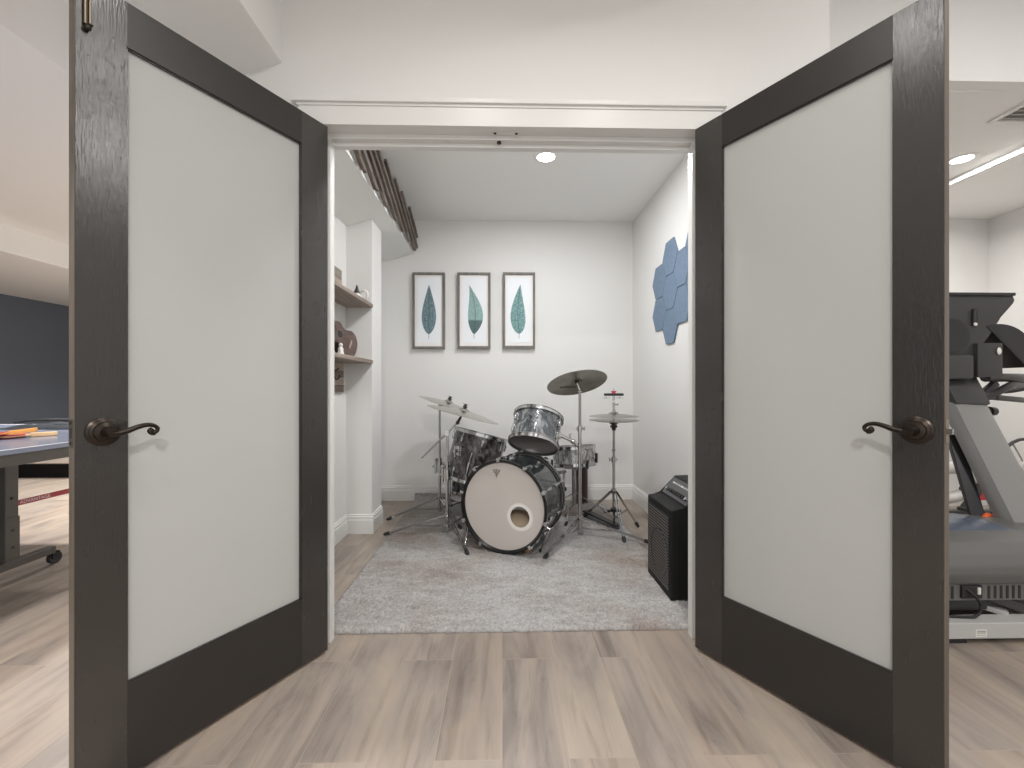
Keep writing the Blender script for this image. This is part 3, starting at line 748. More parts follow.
# floor tom at the left
uF = V((.255, .10, .96)).normalized(); cFt = V((-.203, 3.34, .500))
tf_, FF, _, _ = drum('floor_tom', 'wide smoke pearl floor tom tilted behind the bass drum, under the left cymbals', cFt, uF, .196, .345, pearl_brown, clearh, clearh, 8, kit, phase=.15)
eb = V((-.62, -.78, 0)).normalized(); pb = cFt+eb*.199+uF*.075
bm = BM(); M = frame(eb, (0, 0, 1)).to_4x4(); M.translation = pb; box(bm, -.030, .030, -.034, .034, 0, .016, .005, M); cyl(bm, pb+eb*.01, pb+eb*.055, .012); cyl(bm, pb+eb*.045-V((0, 0, .04)), pb+eb*.045+V((0, 0, .04)), .008); obj('mount_bracket', bm, chrome, tf_, True)
for a in (.6, 2.5, 4.6):
    e = FF@V((math.cos(a), math.sin(a), 0)); p = cFt+e*.222-uF*.06
    q = V((p.x+e.x*.02, p.y+e.y*.02, RZ)); bm = BM(); cyl(bm, p+uF*.03, p-uF*.02, .011, seg=10); tube(bm, [p+uF*.1, p-uF*.06, (q.x, q.y, .10), (q.x+e.x*.015, q.y+e.y*.015, RZ+.01)], .006, 8); lg = obj('leg', bm, chrome, tf_, True)
    bm = BM(); cyl(bm, (q.x+e.x*.013, q.y+e.y*.013, RZ+.03), (q.x+e.x*.016, q.y+e.y*.016, RZ-.003), .011, .013, 10); obj('rubber_foot', bm, rubber, lg, True)

# snare drum and its stand at the right
uS = V((-.05, .10, 1)).normalized(); cS = V((.575, 3.46, .490))
ts_, FS, _, _ = drum('snare_drum', 'silver pearl snare drum on a stand behind the right crash stand', cS, uS, .158, .125, pearl_silver, clearh, clearh, 8, kit, phase=.1)
bm = BM(); M = frame((.9, -.4, 0), (0, 0, 1)).to_4x4(); M.translation = cS+V((.9, -.4, 0)).normalized()*.158; box(bm, -.014, .014, -.045, .03, 0, .022, .004, M); obj('throw_off', bm, blackm, ts_, True)
bm = BM(); bar(bm, cS+V((-.21, -.10, .078)), cS+V((-.10, -.11, .080)), .012, .010, bev=.002); obj('damper', bm, blackp, ts_)
tn = thing('snare_stand', 'low chrome tripod stand with basket arms holding the silver snare drum', 'stand', (.575, 3.46, 0))
bm = BM(); cyl(bm, (.575, 3.46, .10), (.575, 3.46, .33), .011); cyl(bm, (.575, 3.46, .24), (.575, 3.46, .38), .008); ball(bm, (.575, 3.46, .385), .016); obj('pole', bm, chrome, tn, True)
for a in (.9, 3.0, 5.1):
    e = V((math.cos(a), math.sin(a), 0)); bm = BM()
    b0 = V((.575, 3.46, .385)); b1 = b0+e*.145+V((0, 0, .022)); b1.z = cS.z-.0625-.022-(uS.x*e.x+uS.y*e.y)*.15; b2 = b1+e*.034; b3 = b2+V((0, 0, .05))
    tube(bm, [b0, b1, b2, b3], .006, 8); arm = obj('basket_arm', bm, chrome, tn, True)
    bm = BM(); cyl(bm, b2-V((0, 0, .004)), b3+V((0, 0, .008)), .009, seg=10); obj('grip', bm, rubber, arm, True)
for a in (.2, 2.3, 4.3):
    e = V((math.cos(a), math.sin(a), 0)); p = V((.575, 3.46, .20)); f_ = V((.575, 3.46, RZ+.012))+e*.27
    bm = BM(); bar(bm, p, f_, .014, .006, bev=.001); bar(bm, V((.575, 3.46, .11)), p.lerp(f_, .5), .010, .004); lg = obj('leg', bm, chrome, tn)
    bm = BM(); cyl(bm, f_-e*.02+V((0, 0, .006)), f_+e*.022-V((0, 0, .006)), .012, .010, 10); obj('rubber_foot', bm, rubber, lg, True)
bm = BM(); cyl(bm, (.40, 3.40, .36), (.50, 3.44, .37), .012); cyl(bm, (.478, 3.38, .37), (.478, 3.38, .255), .009)
sc_ = obj('side_clamp', bm, chrome, tn, True)
bm = BM(); ball(bm, (.478, 3.38, .245), (.022, .022, .020), 14); obj('clamp_knob', bm, rubber, sc_, True)

# low dark drum behind the left stand
cL = V((-.275, 3.62, .245)); uL = V((.12, -.03, 1)).normalized()
tl_, FL, _, _ = drum('low_tom', 'small dark drum with chrome hoops low on the rug under the floor tom', cL, uL, .13, .13, pearl_black, clearh, clearh, 6, kit, phase=.5)
tp = thing('drum_tripod', 'squat tripod with a black collar under the small dark drum', 'stand', (-.275, 3.62, 0))
bm = BM(); cyl(bm, (-.275, 3.62, .05), (-.275, 3.62, .167), .014); obj('pole', bm, chrome, tp, True)
bm = BM(); cyl(bm, (-.275, 3.62, .09), (-.275, 3.62, .125), .024); obj('collar', bm, blackp, tp, True)
for a in (.4, 2.5, 4.6):
    e = V((math.cos(a), math.sin(a), 0)); f_ = V((-.275, 3.62, RZ+.010))+e*.20
    bm = BM(); bar(bm, V((-.275, 3.62, .105)), f_, .018, .010, bev=.002); lg = obj('leg', bm, blackm, tp)
    bm = BM(); cyl(bm, f_-e*.012, f_+e*.02, .014, .012, 10); obj('rubber_foot', bm, rubber, lg, True)

# ------------------------------------------------------------------ stands and cymbals
def cymbal(name, label, c, u, R, m, bell=.17, group='cymbals of the kit', flip=1, bw=.11):
    c = V(c); t = thing(name, label, 'cymbal', c, group); bow = R*bw
    up_ = [(.006, .0)]
    prof = [(.006, .020), (R*bell*.55, .016), (R*bell*.85, .008), (R*bell, .001)]+[(R*(bell+(1-bell)*i/8), .001-bow*(i/8)**1.5) for i in range(1, 9)]
    full = prof+[(r, z-.0022) for r, z in prof[::-1]]
    bm = BM(); lathe(bm, [(r, z*flip) for r, z in full], c, u, 64, True); obj('plate', bm, m, t, True, angle=60)
    return t
def stand_top(par, c, u, m=blackp):
    """sleeve, felts and wing nut above a cymbal; returns nothing"""
    c, u = V(c), V(u).normalized()
    bm = BM(); cyl(bm, c-u*.030, c+u*.046, .0035, seg=8); s_ = obj('cymbal_rod', bm, chrome, par, True)
    bm = BM(); cyl(bm, c+u*.021, c+u*.033, .016, seg=16); obj('felt_washer', bm, rubber, s_, True)
    bm = BM(); cyl(bm, c-u*.020, c+u*.0, .005, seg=16); cyl(bm, c-u*.018, c-u*.004, .014, seg=14); obj('lower_felt', bm, rubber, s_, True)
    R_ = frame(u); bm = BM(); cyl(bm, c+u*.033, c+u*.048, .010, .008, 12)
    for q in (-1, 1): bar(bm, c+u*.040+R_@V((q*.006, 0, 0)), c+u*.047+R_@V((q*.018, 0, 0)), .009, .003)
    obj('wing_nut', bm, blackm, s_, True)
def tripod(t, base, zc, feet, r=.0105, zlow=.045, ztop=.3, brace=True, foot_m=rubber):
    bx, by = base
    bm = BM(); cyl(bm, (bx, by, zlow), (bx, by, ztop), r, seg=14); obj('lower_tube', bm, chrome, t, True)
    bm = BM(); cyl(bm, (bx, by, zc-.018), (bx, by, zc+.018), r+.008, seg=14); 
    obj('upper_collar', bm, chrome, t, True)
    bm = BM(); cyl(bm, (bx, by, zlow+.01), (bx, by, zlow+.035), r+.006, seg=14); obj('lower_collar', bm, chrome, t, True)
    for fx, fy in feet:
        f_ = V((fx, fy, RZ+.012)); d = (V((fx, fy, 0))-V((bx, by, 0))).normalized(); w = V((-d.y, d.x, 0)); top = V((bx, by, zc))+d*.016
        bm = BM()
        for q in (-1, 1): bar(bm, top+w*q*.010, f_+w*q*.006, .0048, .0115, up=(0, 0, 1))
        mid = top.lerp(f_, .55)
        lg = obj('leg', bm, chrome, t)
        if brace:
            bm = BM()
            for q in (-1, 1): bar(bm, V((bx, by, zlow+.02))+d*.014+w*q*.006, mid+w*q*.006, .003, .008)
            cyl(bm, mid-w*.014, mid+w*.014, .004, seg=8); obj('brace', bm, chrome, lg)
        bm = BM(); dn = (f_-top).normalized(); cyl(bm, f_-dn*.022, f_-dn*.010, .0115, .0135, 12); cyl(bm, f_-dn*.010, f_+dn*.014, .0135, .011, 12); ball(bm, f_+dn*.012, .0105, 10); obj('rubber_foot', bm, foot_m, lg, True)
def clampat(t, p, ang=0, nm='clamp'):
    p = V(p); e = V((math.cos(ang), math.sin(ang), 0)); bm = BM(); cyl(bm, p-V((0, 0, .020)), p+V((0, 0, .020)), .0165, .0165, 14); cyl(bm, p, p+e*.032, .006, seg=10)
    bar(bm, p+e*.030-V((0, 0, .014)), p+e*.034+V((0, 0, .014)), .012, .004); cyl(bm, p, p-e*.026, .009, .007, 10)
    return obj(nm, bm, chrome, t, True)

# right crash
sb = (.530, 2.985); uC = V((-.12, .40, .91)).normalized(); cC = V((.506, 2.985, 1.078))
tc = thing('cymbal_stand', 'straight chrome cymbal stand holding the right crash, its front foot on the rug', 'stand', (*sb, 0), 'cymbal stands')
tripod(tc, sb, .135, [(.258, 2.60), (.945, 2.835), (.505, 3.42)], .0125, .05, .74)
bm = BM(); cyl(bm, (*sb, .72), (*sb, 1.0), .0095, seg=14); obj('upper_tube', bm, steel, tc, True)
clampat(tc, (*sb, .748), .15); clampat(tc, (*sb, .628), 2.6)
bm = BM(); cyl(bm, V((*sb, 1.0))-V((.014, 0, 0)), V((*sb, 1.0))+V((.014, 0, 0)), .012, seg=12); tube(bm, [V((*sb, .985)), V((*sb, 1.008)), cC-uC*.02], [.010, .009, .006], 10); obj('tilter', bm, chrome, tc, True)
stand_top(tc, cC, uC)
# arm that carries the rack tom
pA = V((*sb, .628)); pB = cT+V((.165, -.03, -.03))
bm = BM(); tube(bm, [pA, pA.lerp(pB, .5)+V((0, 0, .006)), pB], .0115, 12); ball(bm, pA.lerp(pB, .35)+V((0, 0, .006)), .018); a_ = obj('tom_arm', bm, chrome, tc, True)
bm = BM(); cyl(bm, pA.lerp(pB, .5)+V((0, 0, .012)), pA.lerp(pB, .5)+V((0, 0, .045)), .005); bar(bm, pA.lerp(pB, .5)+V((-.014, 0, .045)), pA.lerp(pB, .5)+V((.014, 0, .050)), .008, .004); obj('wing_bolt', bm, chrome, a_)
tcy = cymbal('crash_cymbal', 'dark bronze crash cymbal on the right stand, its lettered underside facing out', cC, uC, .205, cymm)
RC = frame(uC); dv = V((0, -1, 0)); yv = (-dv+uC*dv.dot(uC)); yv = (V((0, 0, 1))-uC*uC.z).normalized(); xv = (-uC).cross(-yv).normalized()
# lettering printed on the underside: reading direction to the viewer's right
zv = -uC; xv = V((1, 0, 0)); xv = (xv-zv*xv.dot(zv)).normalized(); yv = zv.cross(xv)
Mt = Matrix((xv, yv, zv)).transposed().to_4x4(); Mt = Mt @ Matrix.Rotation(-.26, 4, 'Z'); Mt.translation = cC+xv*(-.046)+yv*(-.088)+zv*(.0096)
bm = text_bm('SABIAN', .036, Mt, .0003, 1.05, .0010); 
for q in bm.verts:                                  # lay the letters on the curved underside
    dv = q.co-cC; hh = dv.dot(uC); fl = dv-uC*hh; tt = max(0, (fl.length/.205-.17)/.83)
    q.co = cC+fl-uC*(.205*.11*tt**1.5-.001+.0022+(.0008 if hh < -.0095 else .0002))
obj('printed_lettering', bm, inkm, tcy)

# front left cymbal on a boom stand
s2b = (-.378, 3.045)
t2 = thing('cymbal_stand', 'chrome boom cymbal stand at the left, nearest the wing wall and bass drum', 'stand', (*s2b, 0), 'cymbal stands')
tripod(t2, s2b, .148, [(-.79, 3.03), (-.212, 2.675), (-.175, 3.42)], .0115, .05, .50)
bm = BM(); cyl(bm, (*s2b, .48), (*s2b, .70), .0095, seg=14); obj('upper_tube', bm, chrome, t2, True)
clampat(t2, (*s2b, .50), 2.8); u2 = V((.262, .03, .964)).normalized(); c2 = V((-.262, 3.045, .868))
tilt = V((-.306, 3.045, .785)); tail = V((-.553, 3.03, .545)); piv = V((*s2b, .715))
bm = BM(); cyl(bm, piv-V((0, .024, 0)), piv+V((0, .024, 0)), .018, seg=16); cyl(bm, piv-V((0, 0, .02)), piv, .013); tube(bm, [tail, piv+V((0, -.016, 0)), tilt], .0065, 10); cyl(bm, piv-V((0, .04, 0)), piv, .006); bar(bm, piv+V((-.014, -.04, 0)), piv+V((.014, -.04, 0)), .008, .004)
obj('boom_arm', bm, chrome, t2, True)
bm = BM(); ball(bm, tilt, .014); cyl(bm, tilt-V((0, .02, 0)), tilt+V((0, .02, 0)), .012, seg=12); tube(bm, [tilt, tilt.lerp(c2, .5)+V((.004, 0, .006)), c2-u2*.02], [.011, .008, .006], 10); obj('tilter', bm, bronze, t2, True)
stand_top(t2, c2, u2)
cymbal('ride_cymbal', 'bright edge-on cymbal at the left on the boom stand, front and lower of the pair', c2, u2, .255, cyml)
# rear left cymbal
s1b = (-.488, 3.46)
t1 = thing('cymbal_stand', 'chrome cymbal stand at the left rear, its pole left of the boom stand', 'stand', (*s1b, 0), 'cymbal stands')
tripod(t1, s1b, .165, [(-.86, 3.375), (-.30, 3.16), (-.33, 3.80)], .0105, .055, .46)
bm = BM(); cyl(bm, (*s1b, .44), (*s1b, .895), .0085, seg=14); obj('upper_tube', bm, steel, t1, True)
clampat(t1, (*s1b, .46), 3.0); u1 = V((.32, .02, .947)).normalized(); c1 = V((-.418, 3.46, .912))
bm = BM(); ball(bm, (*s1b, .895), .014); tube(bm, [V((*s1b, .893)), V((-.45, 3.46, .872)), c1-u1*.02], .006, 10); obj('tilter', bm, chrome, t1, True)
stand_top(t1, c1, u1)
cymbal('crash_cymbal', 'grey edge-on cymbal at the left rear, higher of the left pair', c1, u1, .230, cyml)
# accessory clamp cluster on the left poles
tk = thing('drum_clamp', 'chrome multi clamp joining the two left cymbal poles to the floor tom', 'clamp', (-.42, 3.2, .40))
bm = BM(); bar(bm, (-.488, 3.46, .41), (-.378, 3.045, .43), .018, .018, bev=.004); obj('cross_bar', bm, chrome, tk)
for p in ((-.488, 3.46, .41), (-.378, 3.045, .43)):
    bm = BM(); cyl(bm, V(p)-V((0, 0, .036)), V(p)+V((0, 0, .036)), .027, seg=14); cyl(bm, V(p)-V((.055, .01, 0)), V(p), .009); bar(bm, V(p)-V((.056, .01, .022)), V(p)-V((.056, .01, -.022)), .014, .007); cyl(bm, V(p)+V((-.030, -.01, .05)), V(p)+V((-.030, -.01, -.05)), .010); ball(bm, V(p)+V((-.030, -.01, .055)), .014); obj('jaw', bm, chrome, tk, True)

# hi-hat
hb = (.812, 3.18)
th = thing('hi_hat_stand', 'chrome hi-hat stand with a black foot pedal at the right of the kit', 'stand', (*hb, 0))
tripod(th, hb, .275, [(.985, 3.185), (.800, 2.865), (.652, 3.44)], .0105, .07, .52)
bm = BM(); cyl(bm, (*hb, .50), (*hb, .735), .0085, seg=14); obj('upper_tube', bm, steel, th, True)
clampat(th, (*hb, .505), 3.3); bm = BM(); cyl(bm, (*hb, .565), (*hb, .58), .0125, seg=14); obj('height_collar', bm, steel, th, True)
bm = BM(); cyl(bm, (*hb, .72), (*hb, 1.02), .0032, seg=8); obj('pull_rod', bm, chrome, th, True)
bm = BM(); lathe(bm, [(0, 0), (.013, 0), (.016, .018), (.026, .024), (.026, .036), (.010, .038), (0, .038)], (*hb, .716), seg=20); obj('lower_cup', bm, blackp, th, True)
bm = BM(); lathe(bm, [(.004, 0), (.012, 0), (.012, .014), (.008, .018), (.008, .045), (.004, .045)], (*hb, .850), seg=16, closed=True); cyl(bm, (hb[0], hb[1], .905), (hb[0]+.03, hb[1], .905), .0045); bar(bm, (hb[0]+.028, hb[1], .895), (hb[0]+.032, hb[1], .916), .010, .004); cyl(bm, (*hb, .89), (*hb, .92), .010); obj('clutch', bm, chrome, th, True)
# pedal frame
bm = BM()
for x in (-.046, .046): bar(bm, (hb[0]+x, hb[1]-.01, RZ), (hb[0]+x, hb[1]-.01, .135), .007, .014)
bar(bm, (hb[0]-.05, hb[1]-.01, .135), (hb[0]+.05, hb[1]-.01, .135), .016, .014); cyl(bm, (hb[0], hb[1]-.01, .13), (hb[0], hb[1]-.01, .155), .026, seg=16); obj('pedal_frame', bm, blackm, th)
bm = BM(); tube(bm, [(hb[0], hb[1]-.012, .13), (hb[0], hb[1]-.012, .03)], .007, 8); obj('chain', bm, blackm, th, True)
bm = BM(); bar(bm, (hb[0]+.02, hb[1]-.06, RZ+.024), (hb[0]-.16, hb[1]+.26, RZ+.045), .058, .012, bev=.003); bar(bm, (hb[0]+.02, hb[1]-.06, RZ+.004), (hb[0]-.16, hb[1]+.26, RZ+.004), .05, .006); obj('footboard', bm, blackm, th)
uH = V((.02, -.0, 1)).normalized()
cymbal('hi_hat_cymbal', 'lower hi-hat cymbal, turned upside down on the black cup', (*hb, .774), -V((-.0, 0, 1)), .178, hatm, .22, 'hi-hat pair', 1, .09)
cymbal('hi_hat_cymbal', 'upper hi-hat cymbal under the clutch and jingle bar', (*hb, .834), (0, 0, 1), .178, hatm, .22, 'hi-hat pair', 1, .085)
tj = thing('jingle_bar', 'black jingle bar with a red knob on top of the hi-hat rod', 'percussion', (*hb, .96))
obj('bar', B(hb[0]-.070, hb[0]+.070, hb[1]-.014, hb[1]+.014, .967, .986, .005), blackp, tj, True)
bm = BM(); cyl(bm, (*hb, .986), (*hb, 1.004), .014, .011, 14); bar(bm, (hb[0]-.018, hb[1], .998), (hb[0]+.018, hb[1], .998), .008, .008); k_ = obj('knob', bm, redp, tj, True); k_['label'] = 'red wing knob'
for x in (-.055, .045):
    for q in (0, .005):
        bm = BM(); lathe(bm, [(.002, .002), (.010, .0015), (.030, 0), (.030, .0008), (.010, .0023), (.002, .003)], (hb[0]+x, hb[1], .950+q), seg=20, closed=True); obj('jingle', bm, chrome, tj, True)
    bm = BM(); cyl(bm, (hb[0]+x, hb[1], .946), (hb[0]+x, hb[1], .968), .002, seg=8); obj('jingle_pin', bm, chrome, tj)
bm = BM(); cyl(bm, (*hb, .935), (*hb, .967), .009, seg=12); obj('mount', bm, chrome, tj, True)
# dark canister by the back wall
t = thing('canister', 'tall dark brown cylinder standing behind the snare drum near the back wall', 'bin', (.685, 3.86, RZ))
bm = BM(); lathe(bm, [(0, 0), (.066, 0), (.069, .006), (.069, .335), (.064, .340), (.062, .335), (.062, .02), (0, .02)], (.685, 3.86, .001), seg=36); obj('body', bm, canm, t, True)
bm = BM(); lathe(bm, [(.068, .318), (.0715, .320), (.0715, .342), (.061, .343), (.061, .336)], (.685, 3.86, .001), seg=36, closed=True); obj('rim', bm, blackp, t, True)

# ------------------------------------------------------------------ amplifier
t = thing('bass_amplifier', 'black bass amplifier standing on the rug against the right wall', 'amplifier', (.95, 2.23, RZ))
AZ = .006; AY0, AY1 = 2.067, 2.40; AX = .800
prof = [(AX, AZ+.01), (AX, .445), (.872, .452), (.948, .548), (1.10, .552), (1.135, .54), (1.165, AZ+.01)]
bm = BM(); prism(bm, prof, 'y', AY0, AY1, .008); obj('cabinet', bm, tolex, t)
obj('plinth', B(AX+.008, 1.15, AY0+.006, AY1-.006, AZ, AZ+.04, .004), blackp, t)
g = obj('grille', B(AX-.004, AX+.004, AY0+.018, AY1-.018, .055, .412), grillm, t)
bm = BM()
for i in range(24):
    z = .060+i*.0147; box(bm, AX-.0060, AX-.0035, AY0+.02, AY1-.02, z, z+.0048)
obj('grille_rib', bm, grilld, g)
bm = BM(); lathe(bm, [(.095, 0), (.105, .004), (.118, .004), (.122, 0)], (AX-.003, 2.215, .20), (-1, 0, 0), 48, True); obj('speaker_ring', bm, blackm, g, True)
d = (V((.948, 0, .548))-V((.872, 0, .452))).normalized(); nn = V((-d.z, 0, d.x))
def pp(s, y, o): return V((.872, y, .452))+d*s+nn*o
bm = BM(); q = [pp(.012, AY0+.012, .001), pp(.112, AY0+.012, .001), pp(.112, AY1-.012, .001), pp(.012, AY1-.012, .001)]
A_ = [bm.verts.new(x) for x in q]; B_ = [bm.verts.new(x+nn*.003) for x in q]; bm.faces.new(A_); bm.faces.new(B_)
for i in range(4): bm.faces.new((A_[i], A_[(i+1) % 4], B_[(i+1) % 4], B_[i]))
pn = obj('control_panel', bm, panelm, t)
for i in range(9):
    y = AY0+.04+i*.030; bm = BM(); cyl(bm, pp(.040, y, .004), pp(.040, y, .018), .011, .009, 14); obj('knob', bm, chrome if i in (0, 8) else blackp, pn, True)
for i in range(7):
    y = AY0+.06+i*.034; bm = BM(); box(bm, -.004, .004, -.013, .013, 0, .003, 0, Matrix.Translation(pp(.085, y, .004)) @ frame(nn, (0, 1, 0)).to_4x4()); obj('label_plate', bm, sticker if i % 3 == 0 else ventm, pn)
for x in (AX+.05, 1.10):
    for y in (AY0+.05, AY1-.05):
        bm = BM(); cyl(bm, (x, y, .001), (x, y, AZ+.004), .016, .018, 12); obj('rubber_foot', bm, rubber, t, True)
bm = BM(); tube(bm, smooth_path([(.93, AY0+.10, .556), (.99, AY0+.10, .572), (1.05, AY0+.10, .572), (1.09, AY0+.10, .556)], 4), .008, 8)
obj('carry_handle', bm, rubber, t, True)

# ------------------------------------------------------------------ table tennis table
TX0, TX1, TY0, TY1, TZ = -3.665, -2.140, .56, 3.28, .76
t = thing('table_tennis_table', 'navy table tennis table on taupe steel legs with castors', 'table', (-2.9, 1.92, 0))
for y0, y1 in ((TY0, 1.917), (1.923, TY1)):
    tp_ = obj('tabletop', B(TX0, TX1, y0, y1, TZ-.022, TZ, .002), ttop, t)
    bm = BM(); box(bm, TX1-.012, TX1-.0005, y0+.001, y1-.001, TZ, TZ+.0006); box(bm, TX0+.0005, TX0+.02, y0+.001, y1-.001, TZ, TZ+.0006)
    box(bm, TX0+.02, TX1-.02, (y0 if y0 == TY0 else y1-.02), (y0+.02 if y0 == TY0 else y1), TZ, TZ+.0006); box(bm, (TX0+TX1)/2-.0015, (TX0+TX1)/2+.0015, y0, y1, TZ, TZ+.0006); obj('boundary_line', bm, tline, tp_)
    bm = BM(); box(bm, TX1-.045, TX1-.012, y0+.01, y1-.01, TZ-.075, TZ-.022); box(bm, TX0+.012, TX0+.045, y0+.01, y1-.01, TZ-.075, TZ-.022); box(bm, TX0+.045, TX1-.045, y0+.01, y0+.04, TZ-.075, TZ-.022); box(bm, TX0+.045, TX1-.045, y1-.04, y1-.01, TZ-.075, TZ-.022); obj('apron', bm, tsteel, t)
for x in (-2.625, -3.2):
    for yl, ya, yb in ((2.40, 1.98, 2.63), (1.40, 1.18, 1.85)):
        bm = BM(); box(bm, x-.020, x+.020, yl-.032, yl+.032, .10, TZ-.05, .004)
        box(bm, x-.024, x+.024, yl-.036, yl+.036, .12, .34, .004); lg = obj('leg', bm, tsteel, t)
        bm = BM()
        for z in (.18, .27, .44): cyl(bm, (x+.020, yl, z), (x+.0265, yl, z), .007, seg=10)
        obj('bolt', bm, blackp, lg)
        bm = BM(); bar(bm, (x, ya, .085), (x, yb, .085), .045, .04, bev=.004); ft = obj('foot_bar', bm, tsteel, t)
        for y in (ya+.03, yb-.01):
            bm = BM(); cyl(bm, (x-.012, y+.02, .035), (x+.012, y+.02, .035), .035, seg=20); cs = obj('castor', bm, rubber, ft, True)
            bm = BM(); box(bm, x-.018, x-.013, y-.005, y+.035, .035, .07); box(bm, x+.013, x+.018, y-.005, y+.035, .035, .07); box(bm, x-.018, x+.018, y-.012, y+.035, .064, .072); obj('fork', bm, blackm, cs)
    bm = BM(); bar(bm, (x+.008, 2.40, .405), (x+.008, 3.2, .405), .008, .028)
    if x < -3: bm.free(); continue
    rb = obj('red_brace', bm, tred, t); rb['label'] = 'red brace lettered ADVANTAGE'
    if x > -3:
        Mt = Matrix(((0, 0, 1, x+.0125), (1, 0, 0, 2.525), (0, 1, 0, .405), (0, 0, 0, 1)))
        obj('brace_lettering', text_bm('ADVANTAGE', .027, Mt, .0003), tline, rb)
for yl in (2.40, 1.40):
    bm = BM(); 
    for z in (.405, .33): bar(bm, (-3.2, yl-.01, z), (-2.625, yl-.01, z), .028, .028)
    obj('cross_brace', bm, blackm, t)
def paddle(lab, c, ang, rm, hm, tilt=0.):
    t = thing('paddle', lab, 'paddle', c, 'paddles on the table')
    M = Matrix.Translation(c) @ Matrix.Rotation(ang, 4, 'Z') @ Matrix.Rotation(tilt, 4, 'Y')
    pl = [(.075*math.cos(a)-.08, .078*math.sin(a)) for a in [PI*.13+i*(2*PI-.26*PI)/28 for i in range(29)]]+[(.005, -.018), (.005, .018)]
    bm = BM(); prism(bm, pl, 'z', .004, .010)
    for q in bm.verts: q.co = M @ q.co
    bl = obj('blade', bm, hm, t)
    for z0, z1 in ((.0101, .014), (.0, .0039)):
        bm = BM(); prism(bm, [(.97*x-.003, .97*y) for x, y in pl[:29]], 'z', z0, z1)
        for q in bm.verts: q.co = M @ q.co
        obj('rubber', bm, rm, t)
    bm = BM(); box(bm, .0, .105, -.014, .014, -.004, .018, .005, M); obj('handle', bm, hm, t, True)
    return t
paddle('red table tennis paddle lying on another, orange handle raised', (-2.575, 2.36, TZ+.026), math.radians(28), padred, padyel, -.12)
paddle('red table tennis paddle flat on the table, pale wooden handle', (-2.575, 2.46, TZ+.005), math.radians(40), padred, padwood)
t = thing('folded_net', 'dark grey table tennis net bunched up on the far end of the table', 'net', (-2.95, 2.95, TZ))
bm = BM(); nn_ = 26; rows = []
for i in range(nn_+1):
    row = []
    for j in range(13):
        x = -3.25+.62*i/nn_; y = 2.86+.30*j/12; e = (max(0, math.sin(PI*i/nn_))*max(0, math.sin(PI*j/12)))**.5
        row.append(bm.verts.new((x, y, TZ+.001+e*(.022+.030*abs(noise.noise(V((x*9, y*14, 2)))))))) 
    rows.append(row)
for i in range(nn_):
    for j in range(12): bm.faces.new((rows[i][j], rows[i+1][j], rows[i+1][j+1], rows[i][j+1]))
bmesh.ops.solidify(bm, geom=bm.faces[:], thickness=.0008)
obj('mesh_fabric', bm, cloth, t, True)
bm = BM(); tube(bm, smooth_path([(-3.22, 2.98, TZ+.035), (-3.05, 2.94, TZ+.055), (-2.85, 3.02, TZ+.05), (-2.68, 2.96, TZ+.03)], 5), .008, 8); obj('top_tape', bm, tdark, t, True)

# ------------------------------------------------------------------ treadmill
t = thing('treadmill', 'grey treadmill facing the hall in the gym, with a charcoal console', 'treadmill', (2.05, 2.6, 0))
x0, x1 = 1.56, 2.50
bm = BM(); box(bm, x0, x1, 1.722, 1.79, .022, .086, .004); box(bm, x0, x0+.06, 1.79, 2.4, .03, .08); box(bm, x1-.06, x1, 1.79, 2.4, .03, .08)
bf = obj('base_frame', bm, tgl, t)
for x in (x0+.27, x1-.05, x0+.05): bm = BM(); box(bm, x-.045, x+.045, 1.73, 1.80, 0, .023, .004); obj('rubber_foot', bm, rubber, bf)
h = obj('rating_label', B(1.898, 1.945, 1.7208, 1.722, .030, .060), sticker, bf)
bm = BM()
for z in (.036, .044, .052): box(bm, 1.903, 1.940, 1.7203, 1.7208, z, z+.003)
for i in range(8): box(bm, 1.906+i*.0045, 1.908+i*.0045, 1.7203, 1.7208, .046, .057)
obj('label_print', bm, ventm, h)
bm = BM(); bar(bm, (1.92, 1.82, .20), (2.20, 1.80, .10), .035, .035); obj('lift_arm', bm, tdark, t)
bm = BM(); bar(bm, (1.88, 2.0, .13), (2.12, 1.80, .085), .05, .02); obj('lift_link', bm, tgl, t)
prof = [(1.775, .215), (1.752, .262), (1.752, .300), (1.770, .345), (1.815, .378), (1.90, .398), (2.05, .405), (2.16, .395), (2.18, .215)]
bm = BM(); prism(bm, prof, 'x', x0-.02, x1+.02, .010); obj('motor_hood', bm, thood, t, True, angle=50)
prof = [(1.90, .399), (2.05, .409), (2.16, .400), (2.16, .380), (1.90, .380)]
bm = BM(); prism(bm, prof, 'x', x0+.08, 2.27, .004); obj('hood_cover', bm, tblue, t, True)
vg = obj('vent_grille', B(x0+.02, x1-.02, 1.782, 2.1, .148, .216), thood, t)
bm = BM()
for i in range(34):
    x = x0+.04+i*.026
    if abs(x-1.945) > .060: box(bm, x, x+.011, 1.7805, 1.7825, .155, .208)
obj('vent_slot', bm, blackp, vg)
obj('power_inlet', B(1.898, 1.985, 1.772, 1.784, .160, .212, .003), blackp, vg)
obj('switch', B(1.960, 1.972, 1.766, 1.773, .178, .206, .002), sticker, vg)
obj('belly_pan', B(x0+.06, x1-.06, 1.82, 2.4, .09, .146), tdark, t)
cb = BM(); tube(cb, smooth_path([(1.918, 1.775, .198), (1.932, 1.758, .180), (1.952, 1.752, .150), (1.950, 1.750, .118), (1.930, 1.752, .098), (1.895, 1.757, .093), (1.80, 1.77, .093)], 6), .0055, 10); obj('power_cord', cb, rubber, t, True)
